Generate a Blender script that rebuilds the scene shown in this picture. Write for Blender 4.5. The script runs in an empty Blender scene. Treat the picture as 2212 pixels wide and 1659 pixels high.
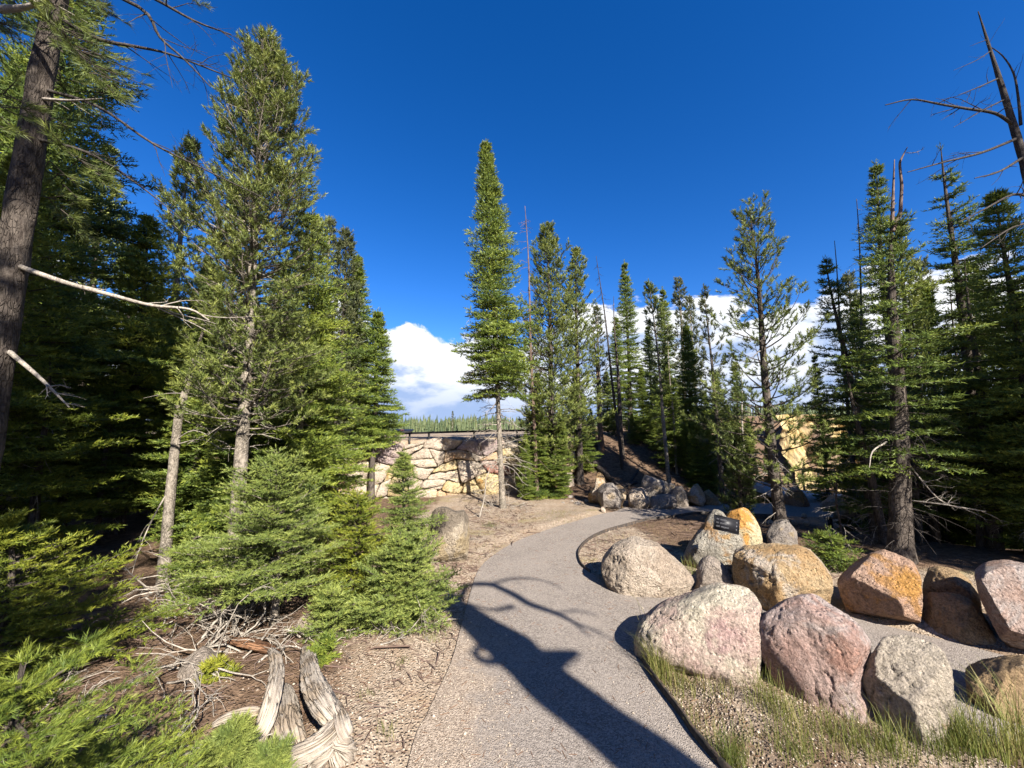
import bpy, math, random
import numpy as np
from mathutils import Vector, Matrix
from mathutils.geometry import tessellate_polygon

# ------------------------------------------------------------------ camera
H = 1.65
PITCH = math.radians(6.5)
FPX = 831.0                      # focal length in units of a 2212 px wide picture
sc = bpy.context.scene
col = sc.collection
cam_d = bpy.data.cameras.new("camera")
cam_d.sensor_width = 36.0
cam_d.lens = 36.0 * FPX / 2212.0
cam_d.clip_start = 0.05
cam_d.clip_end = 4000
cam = bpy.data.objects.new("camera", cam_d)
cam.location = (0, 0, H)
cam.rotation_euler = (math.pi / 2 + PITCH, 0, 0)
col.objects.link(cam)
sc.camera = cam

# ------------------------------------------------------------------ sky, sun, exposure
SUN_EL = math.radians(36)
SUN_AZ = math.radians(152)       # clockwise from +Y: behind the camera, to its right
sun_dir = Vector((math.sin(SUN_AZ) * math.cos(SUN_EL), math.cos(SUN_AZ) * math.cos(SUN_EL), math.sin(SUN_EL)))
world = bpy.data.worlds.new("World")
sc.world = world
world.use_nodes = True
wt = world.node_tree
wt.nodes.clear()


def N(t, kind, **kw):
    n = t.nodes.new(kind)
    for k, v in kw.items():
        if k.startswith("i_"):
            n.inputs[k[2:].replace("_", " ")].default_value = v
        else:
            setattr(n, k, v)
    return n


def L(t, a, b):
    t.links.new(a, b)


def math_node(t, op, a, b=None, c=None):
    n = t.nodes.new("ShaderNodeMath")
    n.operation = op
    for i, v in enumerate((a, b, c)):
        if v is None:
            continue
        if isinstance(v, (int, float)):
            n.inputs[i].default_value = v
        else:
            t.links.new(v, n.inputs[i])
    return n.outputs[0]


def mix_col(t, fac, a, b):
    n = t.nodes.new("ShaderNodeMix")
    n.data_type = 'RGBA'
    for s, v in ((n.inputs[0], fac), (n.inputs[6], a), (n.inputs[7], b)):
        if isinstance(v, (int, float)):
            s.default_value = v
        elif isinstance(v, tuple):
            s.default_value = (v[0], v[1], v[2], 1)
        else:
            t.links.new(v, s)
    return n.outputs[2]


def smooth_range(t, v, lo, hi, a=0.0, b=1.0):
    n = t.nodes.new("ShaderNodeMapRange")
    n.interpolation_type = 'SMOOTHSTEP'
    t.links.new(v, n.inputs[0])
    for i, x in zip((1, 2, 3, 4), (lo, hi, a, b)):
        n.inputs[i].default_value = x
    return n.outputs[0]


def build_world():
    t = wt
    sky = N(t, "ShaderNodeTexSky", sky_type='NISHITA', sun_disc=False)
    sky.sun_elevation = SUN_EL
    sky.sun_rotation = SUN_AZ
    sky.altitude = 2400
    sky.air_density = 1.0
    sky.dust_density = 0.6
    sky.ozone_density = 2.5
    hs = N(t, "ShaderNodeHueSaturation")
    hs.inputs["Saturation"].default_value = 1.36
    hs.inputs["Hue"].default_value = 0.512
    L(t, sky.outputs[0], hs.inputs["Color"])
    tc = N(t, "ShaderNodeTexCoord")
    sep = N(t, "ShaderNodeSeparateXYZ")
    L(t, tc.outputs["Generated"], sep.inputs[0])
    el = sep.outputs[2]
    mp = N(t, "ShaderNodeMapping")
    mp.inputs["Scale"].default_value = (1, 1, 1.7)
    mp.inputs["Location"].default_value = (3.1, 0.4, 0.0)
    L(t, tc.outputs["Generated"], mp.inputs[0])

    def cloud(offset):
        m2 = N(t, "ShaderNodeMapping")
        m2.inputs["Location"].default_value = offset
        L(t, mp.outputs[0], m2.inputs[0])
        n = N(t, "ShaderNodeTexNoise")
        n.inputs["Scale"].default_value = 4.2
        n.inputs["Detail"].default_value = 9
        n.inputs["Roughness"].default_value = 0.56
        n.inputs["Distortion"].default_value = 0.25
        L(t, m2.outputs[0], n.inputs[0])
        return n.outputs[0]
    n0 = cloud((0, 0, 0))
    n1 = cloud((0.03, -0.04, 0.06))
    thr = math_node(t, 'MULTIPLY_ADD', el, 1.55, 0.07)
    d0 = math_node(t, 'SUBTRACT', n0, thr)
    mask = smooth_range(t, d0, 0.0, 0.045)
    relief = math_node(t, 'SUBTRACT', n0, n1)
    shade = smooth_range(t, relief, -0.11, 0.05)
    low = smooth_range(t, el, 0.02, 0.16)
    shade = math_node(t, 'MULTIPLY', shade, math_node(t, 'MULTIPLY_ADD', low, 0.75, 0.25))
    ccol = mix_col(t, shade, (1.9, 2.6, 4.1), (5.2, 5.3, 5.5))
    final = mix_col(t, mask, hs.outputs[0], ccol)
    bg = N(t, "ShaderNodeBackground")
    bg.inputs["Strength"].default_value = 0.08
    L(t, final, bg.inputs[0])
    out = N(t, "ShaderNodeOutputWorld")
    L(t, bg.outputs[0], out.inputs[0])


build_world()
sun_d = bpy.data.lights.new("sun", 'SUN')
sun_d.energy = 5.0
sun_d.angle = math.radians(0.5)
sun_d.color = (1.0, 0.94, 0.84)
sun = bpy.data.objects.new("sun", sun_d)
sun.rotation_euler = (-sun_dir).to_track_quat('-Z', 'Y').to_euler()
sun.location = (6, -10, 12)
col.objects.link(sun)
sc.view_settings.view_transform = 'Standard'
sc.view_settings.look = 'None'
sc.view_settings.exposure = 1.5
sc.view_settings.gamma = 1.0
sc.cycles.max_bounces = 6
sc.cycles.transparent_max_bounces = 4

# ------------------------------------------------------------------ helpers: rays, noise, meshes
cp, sp_ = math.cos(PITCH), math.sin(PITCH)


def ray(px, py):
    x = (px - 1106.0) / FPX
    y = -(py - 829.5) / FPX
    return np.array([x, cp - y * sp_, sp_ + y * cp])


def at(px, py, Y):
    d = ray(px, py)
    return np.array([0, 0, H]) + d * (Y / d[1])


def gnd(px, py, z=0.0):
    d = ray(px, py)
    return np.array([0, 0, H]) + d * ((z - H) / d[2])


_pr = np.random.default_rng(11)
_perm = np.concatenate([_pr.permutation(256)] * 3)
_g = _pr.normal(size=(256, 3))
_g /= np.linalg.norm(_g, axis=1)[:, None]


def perlin(p):
    p = np.asarray(p, float)
    i = np.floor(p).astype(int)
    f = p - i
    i &= 255
    w = f * f * f * (f * (f * 6 - 15) + 10)
    out = 0
    for dx in (0, 1):
        for dy in (0, 1):
            for dz in (0, 1):
                h = _perm[_perm[_perm[(i[..., 0] + dx) & 255] + ((i[..., 1] + dy) & 255)] + ((i[..., 2] + dz) & 255)]
                g = _g[h]
                v = g[..., 0] * (f[..., 0] - dx) + g[..., 1] * (f[..., 1] - dy) + g[..., 2] * (f[..., 2] - dz)
                wx = w[..., 0] if dx else 1 - w[..., 0]
                wy = w[..., 1] if dy else 1 - w[..., 1]
                wz = w[..., 2] if dz else 1 - w[..., 2]
                out = out + v * wx * wy * wz
    return out


def fbm(p, oct=4, gain=0.5):
    s, a = 0, 1.0
    for k in range(oct):
        s = s + a * perlin(p * (2.03 ** k) + k * 17.3)
        a *= gain
    return s


def smst(x):
    x = np.clip(x, 0, 1)
    return x * x * (3 - 2 * x)


def unit(v):
    return v / np.maximum(np.linalg.norm(v, axis=-1, keepdims=True), 1e-9)


def mesh(name, V, tris=None, quads=None, mats=(), parent=None, attrs=None, smooth=False, mat_tri=None, mat_quad=None, loc=None, grain=None):
    V = np.asarray(V, np.float32).reshape(-1, 3)
    me = bpy.data.meshes.new(name)
    nt = 0 if tris is None else len(tris)
    nq = 0 if quads is None else len(quads)
    me.vertices.add(len(V))
    me.vertices.foreach_set("co", V.ravel())
    loops, starts = [], []
    if nt:
        loops.append(np.asarray(tris, np.int32).ravel())
        starts.append(np.arange(nt) * 3)
    if nq:
        loops.append(np.asarray(quads, np.int32).ravel())
        starts.append(nt * 3 + np.arange(nq) * 4)
    loops = np.concatenate(loops)
    me.loops.add(len(loops))
    me.loops.foreach_set("vertex_index", loops.astype(np.int32))
    me.polygons.add(nt + nq)
    me.polygons.foreach_set("loop_start", np.concatenate(starts).astype(np.int32))
    if smooth:
        me.polygons.foreach_set("use_smooth", np.ones(nt + nq, bool))
    if mat_tri is not None or mat_quad is not None:
        mi = np.concatenate([np.zeros(nt, np.int32) if mat_tri is None else np.asarray(mat_tri, np.int32),
                             np.zeros(nq, np.int32) if mat_quad is None else np.asarray(mat_quad, np.int32)])
        me.polygons.foreach_set("material_index", mi)
    for m in (mats if isinstance(mats, (list, tuple)) else [mats]):
        me.materials.append(m)
    me.update(calc_edges=True)
    for k, a in (attrs or {}).items():
        at_ = me.attributes.new(k, 'FLOAT', 'POINT')
        at_.data.foreach_set("value", np.asarray(a, np.float32))
    if grain is not None:
        at_ = me.attributes.new("grain", 'FLOAT_VECTOR', 'POINT')
        at_.data.foreach_set("vector", np.asarray(grain, np.float32).ravel())
    o = bpy.data.objects.new(name, me)
    col.objects.link(o)
    if parent is not None:
        o.parent = parent
    if loc is not None:
        o.location = loc
    return o


def tag(o, label=None, cat=None, group=None, kind=None):
    for k, v in (("label", label), ("category", cat), ("group", group), ("kind", kind)):
        if v:
            o[k] = v
    return o


def thing(name, loc, label, cat, group=None, rz=0.0):
    o = bpy.data.objects.new(name, None)
    o.empty_display_size = 0.1
    col.objects.link(o)
    o.location = loc
    o.rotation_euler = (0, 0, rz)
    return tag(o, label, cat, group)


def copy_tree(o, parent=None):
    c = o.copy()
    col.objects.link(c)
    c.parent = parent
    for ch in list(o.children):
        copy_tree(ch, c)
    return c


class Buf:
    """collects tris and quads with a material index"""
    def __init__(self):
        self.v, self.t, self.q, self.mt, self.mq, self.n = [], [], [], [], [], 0
        self.g = []

    def add(self, V, tris=None, quads=None, m=0, grain=None):
        V = np.asarray(V, float).reshape(-1, 3)
        self.v.append(V)
        self.g.append(V if grain is None else grain)
        if tris is not None and len(tris):
            self.t.append(np.asarray(tris) + self.n)
            self.mt.append(np.full(len(tris), m))
        if quads is not None and len(quads):
            self.q.append(np.asarray(quads) + self.n)
            self.mq.append(np.full(len(quads), m))
        self.n += len(V)

    def build(self, name, mats, parent=None, smooth=True, loc=None, attrs=None):
        return mesh(name, np.concatenate(self.v), np.concatenate(self.t) if self.t else None,
                    np.concatenate(self.q) if self.q else None, mats, parent, attrs, smooth,
                    np.concatenate(self.mt) if self.mt else None, np.concatenate(self.mq) if self.mq else None, loc, np.concatenate(self.g))


def tubes(P, R, S):
    """P (N,K,3) R (N,K) -> verts, quads"""
    P = np.asarray(P, float)
    R = np.asarray(R, float)
    n, k = P.shape[:2]
    T = unit(np.gradient(P, axis=1))
    ref = np.zeros_like(T)
    big = np.abs(T.mean(1)[:, 2]) > 0.8
    ref[big, :, 0] = 1
    ref[~big, :, 2] = 1
    a = unit(np.cross(T, ref))
    b = np.cross(T, a)
    th = np.arange(S) * 2 * np.pi / S
    V = P[:, :, None] + R[:, :, None, None] * (np.cos(th)[None, None, :, None] * a[:, :, None] + np.sin(th)[None, None, :, None] * b[:, :, None])
    idx = np.arange(n * k * S).reshape(n, k, S)
    i0 = idx[:, :-1]
    i1 = idx[:, 1:]
    q = np.stack([i0, np.roll(i0, -1, 2), np.roll(i1, -1, 2), i1], -1).reshape(-1, 4)
    return V.reshape(-1, 3), q


def grooved(P, R, S, amp=0.08, fr=3.0, seed=0, flat=1.0, along=1.5, flat_dir=None, amp2=0.0, fr2=14.0, step=0.03, kmax=90):
    """one thick organic trunk or root along the polyline P (M,3), radii R, resampled, radius broken by noise; capped"""
    P = np.asarray(P, float)
    R = np.asarray(R, float)
    s = np.concatenate([[0], np.cumsum(np.linalg.norm(np.diff(P, axis=0), axis=1))])
    k = max(8, int(s[-1] / step)) if s[-1] < 2.5 else kmax
    u = np.linspace(0, s[-1], k)
    # smooth interpolation
    Q = np.stack([np.interp(u, s, P[:, i]) for i in range(3)], 1)
    r = np.interp(u, s, R)
    for _ in range(max(1, k // 14)):
        Q[1:-1] = (Q[:-2] + 2 * Q[1:-1] + Q[2:]) / 4
    T = unit(np.gradient(Q, axis=0))
    ref = np.array([1.0, 0, 0]) if abs(T.mean(0)[2]) > 0.8 else np.array([0, 0, 1.0])
    if flat_dir is not None:
        ref = np.asarray(flat_dir, float)
    a = unit(np.cross(T, ref))
    b = np.cross(T, a)
    th = np.arange(S) * 2 * np.pi / S
    cs, sn = np.cos(th), np.sin(th)
    X = np.stack([np.broadcast_to(cs * fr, (k, S)), np.broadcast_to(sn * fr, (k, S)), np.broadcast_to((u * along)[:, None], (k, S))], -1)
    nz = fbm(X + seed * 7.7, 4, 0.6)
    if amp2:
        X2 = np.stack([np.broadcast_to(cs * fr2, (k, S)), np.broadcast_to(sn * fr2, (k, S)), np.broadcast_to((u * along * 3)[:, None], (k, S))], -1)
        n2 = np.abs(fbm(X2 + seed * 3.1, 3, 0.6))
        nz = nz - amp2 / max(amp, 1e-6) * np.clip(0.22 - n2, 0, 1) * 2.5
    rr = r[:, None] * (1 + amp * nz * 2)
    rm = float(r.mean())
    GRN = np.stack([np.broadcast_to(cs * rm, (k, S)), np.broadcast_to(sn * rm, (k, S)), np.broadcast_to(u[:, None], (k, S))], -1).reshape(-1, 3)
    GRN = np.concatenate([GRN, np.zeros((1, 3)), [[0, 0, u[-1]]]]) + seed * 0.37
    V = Q[:, None] + rr[..., None] * (cs[None, :, None] * a[:, None] + flat * sn[None, :, None] * b[:, None])
    idx = np.arange(k * S).reshape(k, S)
    q = np.stack([idx[:-1], np.roll(idx[:-1], -1, 1), np.roll(idx[1:], -1, 1), idx[1:]], -1).reshape(-1, 4)
    V = np.concatenate([V.reshape(-1, 3), Q[:1], Q[-1:]])
    c0, c1 = k * S, k * S + 1
    t = [(c0, (j + 1) % S, j) for j in range(S)] + [(c1, (k - 1) * S + j, (k - 1) * S + (j + 1) % S) for j in range(S)]
    return V, np.array(t), q, GRN


# ------------------------------------------------------------------ materials
def new_mat(name):
    m = bpy.data.materials.new(name)
    m.use_nodes = True
    m.node_tree.nodes.clear()
    return m, m.node_tree


def out_bsdf(t, colr, rough=0.85, bump=None, spec=0.25, bump_d=0.02, bump_s=0.6):
    b = N(t, "ShaderNodeBsdfPrincipled")
    b.inputs["Roughness"].default_value = rough
    b.inputs["Specular IOR Level"].default_value = spec
    if isinstance(colr, tuple):
        b.inputs["Base Color"].default_value = (*colr, 1)
    else:
        L(t, colr, b.inputs["Base Color"])
    if bump is not None:
        bp = N(t, "ShaderNodeBump")
        bp.inputs["Strength"].default_value = bump_s
        bp.inputs["Distance"].default_value = bump_d
        L(t, bump, bp.inputs["Height"])
        L(t, bp.outputs[0], b.inputs["Normal"])
    o = N(t, "ShaderNodeOutputMaterial")
    L(t, b.outputs[0], o.inputs[0])
    return b


def noise(t, vec, scale, detail=6, rough=0.6, dist=0.0):
    n = N(t, "ShaderNodeTexNoise")
    n.inputs["Scale"].default_value = scale
    n.inputs["Detail"].default_value = detail
    n.inputs["Roughness"].default_value = rough
    n.inputs["Distortion"].default_value = dist
    L(t, vec, n.inputs["Vector"])
    return n.outputs[0]


def vor(t, vec, scale, feature='F1'):
    n = N(t, "ShaderNodeTexVoronoi")
    n.feature = feature
    n.inputs["Scale"].default_value = scale
    L(t, vec, n.inputs["Vector"])
    return n


def obj_vec(t, scale=(1, 1, 1), off=(0, 0, 0)):
    tc = N(t, "ShaderNodeTexCoord")
    mp = N(t, "ShaderNodeMapping")
    mp.inputs["Scale"].default_value = scale
    mp.inputs["Location"].default_value = off
    L(t, tc.outputs["Object"], mp.inputs[0])
    return mp.outputs[0]


def rock_mat(name, base, alt, stain, stain_amt=0.45, dark=(0.12, 0.10, 0.085), dark_amt=0.25, off=0.0, sc_=1.0, zones=()):
    """base/alt: broad mottling; stain: patches with a shape of their own; dark: weathering specks, also painting the shade of pits and crevices"""
    k = 0.95
    base, alt, stain, dark = (tuple(x * k for x in c) for c in (base, alt, stain, dark))
    m, t = new_mat(name)
    v = obj_vec(t, (sc_,) * 3, (off, off * 1.7, off * 0.6))
    n1 = noise(t, v, 3.0, 8, 0.62, 0.4)
    n2 = noise(t, v, 2.2, 6, 0.62, 0.8)
    n3 = noise(t, v, 26, 8, 0.75)
    n4 = noise(t, v, 9, 8, 0.72, 0.5)
    n5 = noise(t, v, 70, 5, 0.75)
    c = mix_col(t, smooth_range(t, n1, 0.38, 0.62), base, alt)
    c = mix_col(t, smooth_range(t, n2, 0.62 - stain_amt * 0.3, 0.68 - stain_amt * 0.24), c, stain)
    # larger patches of another mineral colour: ('half', colour, normal, offset, width) / ('band', ...) / ('blob', colour, centre, radius, width)
    ov = obj_vec(t)
    for kind, zc, vec, o_, wd in zones:
        if kind == 'blob':
            d = N(t, "ShaderNodeVectorMath", operation='DISTANCE')
            L(t, ov, d.inputs[0])
            d.inputs[1].default_value = vec
            dv = math_node(t, 'SUBTRACT', o_, d.outputs["Value"])
        else:
            d = N(t, "ShaderNodeVectorMath", operation='DOT_PRODUCT')
            L(t, ov, d.inputs[0])
            d.inputs[1].default_value = vec
            dv = math_node(t, 'SUBTRACT', d.outputs["Value"], o_)
            if kind == 'band':
                dv = math_node(t, 'SUBTRACT', wd, math_node(t, 'ABSOLUTE', dv))
        dv = math_node(t, 'ADD', dv, math_node(t, 'MULTIPLY', math_node(t, 'SUBTRACT', n4, 0.5), 0.35))
        dv = math_node(t, 'ADD', dv, math_node(t, 'MULTIPLY', math_node(t, 'SUBTRACT', n2, 0.5), 0.25))
        c = mix_col(t, smooth_range(t, dv, -0.03, 0.05, 0, 0.9), c, tuple(x * k for x in zc))
    c = mix_col(t, smooth_range(t, n3, 0.55 - dark_amt * 0.1, 0.70, 0, min(1, dark_amt * 2.0)), c, dark)
    c = mix_col(t, smooth_range(t, n4, 0.54, 0.70, 0, dark_amt * 1.3), c, dark)
    br = math_node(t, 'MULTIPLY', smooth_range(t, n3, 0.32, 0.66, 0.62, 1.22), smooth_range(t, n5, 0.32, 0.66, 0.70, 1.24))  # darker in the low spots: crevice shade put into the colour
    cm = N(t, "ShaderNodeMix")
    cm.data_type = 'RGBA'
    cm.blend_type = 'MULTIPLY'
    cm.inputs[0].default_value = 1.0
    L(t, c, cm.inputs[6])
    L(t, br, cm.inputs[7])
    pit = vor(t, v, 30).outputs[0]
    bmp = math_node(t, 'MULTIPLY_ADD', n3, 0.55, n4)
    bmp = math_node(t, 'MULTIPLY_ADD', n5, 0.25, bmp)
    bmp = math_node(t, 'MULTIPLY_ADD', smooth_range(t, pit, 0.0, 0.4), 0.25, bmp)
    out_bsdf(t, cm.outputs[2], 0.92, bmp, 0.15, 0.085, 1.0)
    return m


def wood_mat(name, a, b, zs=0.12, scale=40, bump_d=0.02, patch=None, crack=(0.03, 0.022, 0.018), crack_amt=0.8):
    """grain follows the limb: the 'grain' attribute is the position with the limb straightened out"""
    m, t = new_mat(name)
    at_ = N(t, "ShaderNodeAttribute", attribute_name="grain")
    mp = N(t, "ShaderNodeMapping")
    mp.inputs["Scale"].default_value = (1, 1, zs)
    L(t, at_.outputs["Vector"], mp.inputs[0])
    v = mp.outputs[0]
    n1 = noise(t, v, scale, 8, 0.7, 0.6)
    n2 = noise(t, at_.outputs["Vector"], 7, 5, 0.6)
    wv = N(t, "ShaderNodeMix")
    wv.data_type = 'RGBA'
    wv.inputs[0].default_value = 0.06
    nw_ = N(t, "ShaderNodeTexNoise")
    nw_.inputs["Scale"].default_value = scale * 0.35
    nw_.inputs["Detail"].default_value = 4
    L(t, v, nw_.inputs["Vector"])
    L(t, v, wv.inputs[6])
    L(t, nw_.outputs["Color"], wv.inputs[7])
    vo = vor(t, wv.outputs[2], scale * 1.3, 'DISTANCE_TO_EDGE').outputs[0]
    c = mix_col(t, smooth_range(t, n1, 0.32, 0.66), a, b)
    if patch:
        c = mix_col(t, smooth_range(t, n2, 0.5, 0.64), c, patch)
    ck = math_node(t, 'MULTIPLY', smooth_range(t, vo, 0.0, 0.14, 1, 0), smooth_range(t, n2, 0.38, 0.62, 0.05, 0.9))
    c = mix_col(t, math_node(t, 'MULTIPLY', ck, crack_amt), c, crack)
    h = math_node(t, 'SUBTRACT', n1, math_node(t, 'MULTIPLY', ck, 0.8))
    out_bsdf(t, c, 0.92, h, 0.12, bump_d, 1.0)
    return m


def needle_mat(name, dark, mid, tip, trans=0.24, rough=0.55):
    m, t = new_mat(name)
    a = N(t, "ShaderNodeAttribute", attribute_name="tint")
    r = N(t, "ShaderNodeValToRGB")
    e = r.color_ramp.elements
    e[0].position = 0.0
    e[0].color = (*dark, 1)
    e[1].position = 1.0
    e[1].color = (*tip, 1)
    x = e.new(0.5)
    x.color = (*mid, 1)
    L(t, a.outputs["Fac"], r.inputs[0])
    d = N(t, "ShaderNodeBsdfPrincipled")
    d.inputs["Roughness"].default_value = rough
    d.inputs["Specular IOR Level"].default_value = 0.28
    L(t, r.outputs[0], d.inputs["Base Color"])
    tr = N(t, "ShaderNodeBsdfTranslucent")
    hs = N(t, "ShaderNodeHueSaturation")
    hs.inputs["Value"].default_value = 1.25
    hs.inputs["Hue"].default_value = 0.485
    L(t, r.outputs[0], hs.inputs["Color"])
    L(t, hs.outputs[0], tr.inputs[0])
    mx = N(t, "ShaderNodeMixShader")
    mx.inputs[0].default_value = trans
    L(t, d.outputs[0], mx.inputs[1])
    L(t, tr.outputs[0], mx.inputs[2])
    o = N(t, "ShaderNodeOutputMaterial")
    L(t, mx.outputs[0], o.inputs[0])
    return m


M = {}
M['fir'] = needle_mat('fir_needles', (0.034, 0.060, 0.014), (0.105, 0.150, 0.026), (0.25, 0.285, 0.042))
M['fir_blue'] = needle_mat('fir_needles_bluish', (0.045, 0.078, 0.020), (0.145, 0.190, 0.046), (0.28, 0.315, 0.075))
M['fir_yellow'] = needle_mat('fir_needles_yellowish', (0.042, 0.065, 0.010), (0.135, 0.170, 0.020), (0.28, 0.285, 0.036))
M['pine'] = needle_mat('pine_needles', (0.036, 0.056, 0.016), (0.125, 0.160, 0.040), (0.26, 0.285, 0.070), 0.2)
M['pine_grey'] = needle_mat('pine_needles_grey', (0.045, 0.058, 0.024), (0.105, 0.125, 0.052), (0.19, 0.19, 0.080), 0.25)
M['far'] = needle_mat('far_needles', (0.05, 0.075, 0.032), (0.095, 0.12, 0.05), (0.15, 0.155, 0.065), 0.2)
M['bark'] = wood_mat('bark_brown', (0.042, 0.033, 0.028), (0.145, 0.12, 0.10), 0.22, 45, 0.02, (0.08, 0.066, 0.056), (0.02, 0.015, 0.012), 0.45)  # colours lowered to put the trunks' shade into the bark
M['bark_pale'] = wood_mat('bark_pale', (0.13, 0.11, 0.088), (0.34, 0.295, 0.24), 0.5, 55, 0.012, (0.22, 0.19, 0.15), (0.05, 0.04, 0.033), 0.6)
M['bark_red'] = wood_mat('bark_reddish', (0.11, 0.06, 0.04), (0.28, 0.18, 0.125), 0.35, 45, 0.015)
M['dead'] = wood_mat('dead_wood', (0.21, 0.18, 0.15), (0.44, 0.39, 0.33), 0.12, 60, 0.004, None, (0.05, 0.04, 0.03), 0.4)
M['dead_dark'] = wood_mat('dead_wood_dark', (0.030, 0.026, 0.024), (0.085, 0.073, 0.065), 0.12, 60, 0.004)
M['dead_red'] = wood_mat('dead_wood_reddish', (0.10, 0.062, 0.048), (0.22, 0.16, 0.13), 0.12, 60, 0.004)
M['drift'] = wood_mat('weathered_wood', (0.25, 0.205, 0.165), (0.44, 0.385, 0.32), 0.06, 60, 0.012, (0.36, 0.285, 0.21), (0.09, 0.065, 0.045), 0.55)
M['rotten'] = wood_mat('rotten_wood', (0.13, 0.06, 0.03), (0.32, 0.175, 0.10), 0.1, 60, 0.015)

# ------------------------------------------------------------------ path outline
def catmull(pts, n=8):
    pts = np.asarray(pts, float)
    q = np.vstack([2 * pts[0] - pts[1], pts, 2 * pts[-1] - pts[-2]])
    out = []
    for i in range(1, len(q) - 2):
        p0, p1, p2, p3 = q[i - 1:i + 3]
        for u in np.linspace(0, 1, n, endpoint=False):
            out.append(0.5 * (2 * p1 + (p2 - p0) * u + (2 * p0 - 5 * p1 + 4 * p2 - p3) * u * u + (3 * p1 - p0 - 3 * p2 + p3) * u ** 3))
    out.append(pts[-1])
    return np.array(out)


def G(lst, z=0.0):
    return np.array([gnd(x, y, z)[:2] for x, y in lst])


left_edge = catmull(np.vstack([[[-0.15, -3.0], [-0.35, 0.5]], G([(880, 1659), (925, 1540), (975, 1430), (1000, 1340), (1018, 1275), (1034, 1232), (1062, 1203), (1120, 1168), (1194, 1141), (1234, 1129), (1290, 1113), (1330, 1105)])]), 6)
back_edge = G([(1350, 1096), (1402, 1099), (1466, 1095), (1520, 1092), (1600, 1089), (1690, 1087), (1800, 1086)])
island = catmull(G([(1800, 1118), (1700, 1116), (1600, 1112), (1514, 1109), (1450, 1117), (1399, 1123), (1354, 1135), (1306, 1149), (1272, 1166), (1253, 1186), (1249, 1202), (1256, 1222), (1275, 1238)]), 6)
spur_far = catmull(G([(1275, 1238), (1340, 1282), (1420, 1292), (1520, 1288), (1620, 1302), (1760, 1318), (1880, 1345), (2040, 1384), (2200, 1424), (2400, 1462)]), 6)
spur_near = catmull(np.vstack([[[3.9, 1.5]], G([(2330, 1600), (2180, 1610), (2080, 1600), (1960, 1540), (1850, 1450), (1700, 1400), (1560, 1372), (1440, 1362), (1385, 1380), (1378, 1412)])]), 6)
right_edge = catmull(np.vstack([G([(1378, 1412), (1412, 1470), (1470, 1548), (1556, 1659)]), [[1.35, 0.9], [1.7, -3.0]]]), 6)
path_poly = np.vstack([left_edge, back_edge, island, spur_far[1:], spur_near, right_edge[1:]])


def in_poly(P, poly):
    x, y = P[:, 0], P[:, 1]
    r = np.zeros(len(P), bool)
    xa, ya = poly[:, 0], poly[:, 1]
    xb, yb = np.roll(xa, -1), np.roll(ya, -1)
    for a, b, c, d in zip(xa, ya, xb, yb):
        if b == d:
            continue
        k = ((b > y) != (d > y)) & (x < (c - a) * (y - b) / (d - b) + a)
        r ^= k
    return r


# ------------------------------------------------------------------ ground
def wall_y(x):
    return 10.0 + (x - 0.5) * 0.2


def hgt(x, y):
    x = np.asarray(x, float)
    y = np.asarray(y, float)
    hill = 1.45 * smst((y - 9.25) / 4.5) * smst((x - 0.6) / 1.2) * (1 - smst((x - 4.8) / 3.0))
    tz = 1.40 + 0.03 * x
    terr = np.maximum(tz, 0.8) * smst((y - wall_y(x) - 0.2) / 0.15) * (1 - smst((x - 0.9) / 1.4))
    z = np.maximum(hill, terr)
    # beyond the near shelf
    far = smst((y - 28) / 70)
    z = z * (1 - far) + far * (-3.0 + 5.0 * smst((y - 120) / 400) + 13 * smst((x - 60) / 200) * smst((y - 330) / 60))
    c = smst((x - (5.5 + 0.30 * y)) / (5 + 0.08 * y)) * smst((y - 15) / 30) * (1 - smst((y - 384) / 14))
    z = z - c * 70
    z = z - 1.1 * smst((x - 4.0) / 5.0) * smst((y - 4.5) / 5) * (1 - far)
    return z


def axis_coords(lo, a, b, hi, step, grow=1.18):
    v = list(np.arange(a, b + 1e-6, step))
    s = step
    while v[-1] < hi:
        s *= grow
        v.append(v[-1] + s)
    s = step
    while v[0] > lo:
        s *= grow
        v.insert(0, v[0] - s)
    return np.array(v)


gx = axis_coords(-900, -4.6, 5.2, 1100, 0.07)
gy = axis_coords(-60, 1.2, 10.6, 1300, 0.07)
GX, GY = np.meshgrid(gx, gy)
gp = np.stack([GX.ravel(), GY.ravel()], 1)
near = (np.abs(gp[:, 0]) < 9) & (gp[:, 1] < 12)
inside = np.zeros(len(gp))
inside[near] = in_poly(gp[near], path_poly)
inside = inside.reshape(GX.shape)
m_ = inside.copy()
for _ in range(3):
    m_ = np.maximum(m_, np.maximum(np.maximum(np.roll(m_, 1, 0), np.roll(m_, -1, 0)), np.maximum(np.roll(m_, 1, 1), np.roll(m_, -1, 1))) * 0.8)
flatm = np.clip(m_, 0, 1)
base_h = hgt(GX, GY)
nz = fbm(np.stack([GX * 0.9, GY * 0.9, 0 * GX], -1), 3) * 0.05 + fbm(np.stack([GX * 7, GY * 7, 0 * GX + 3], -1), 3) * 0.012
nzw = np.clip(1 - flatm, 0, 1) * (1 - smst((np.hypot(GX, GY) - 40) / 60))
mound = 0.05 * smst((GX - 0.95) / 0.5) * (GY < 3.6) * (1 - flatm)
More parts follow.
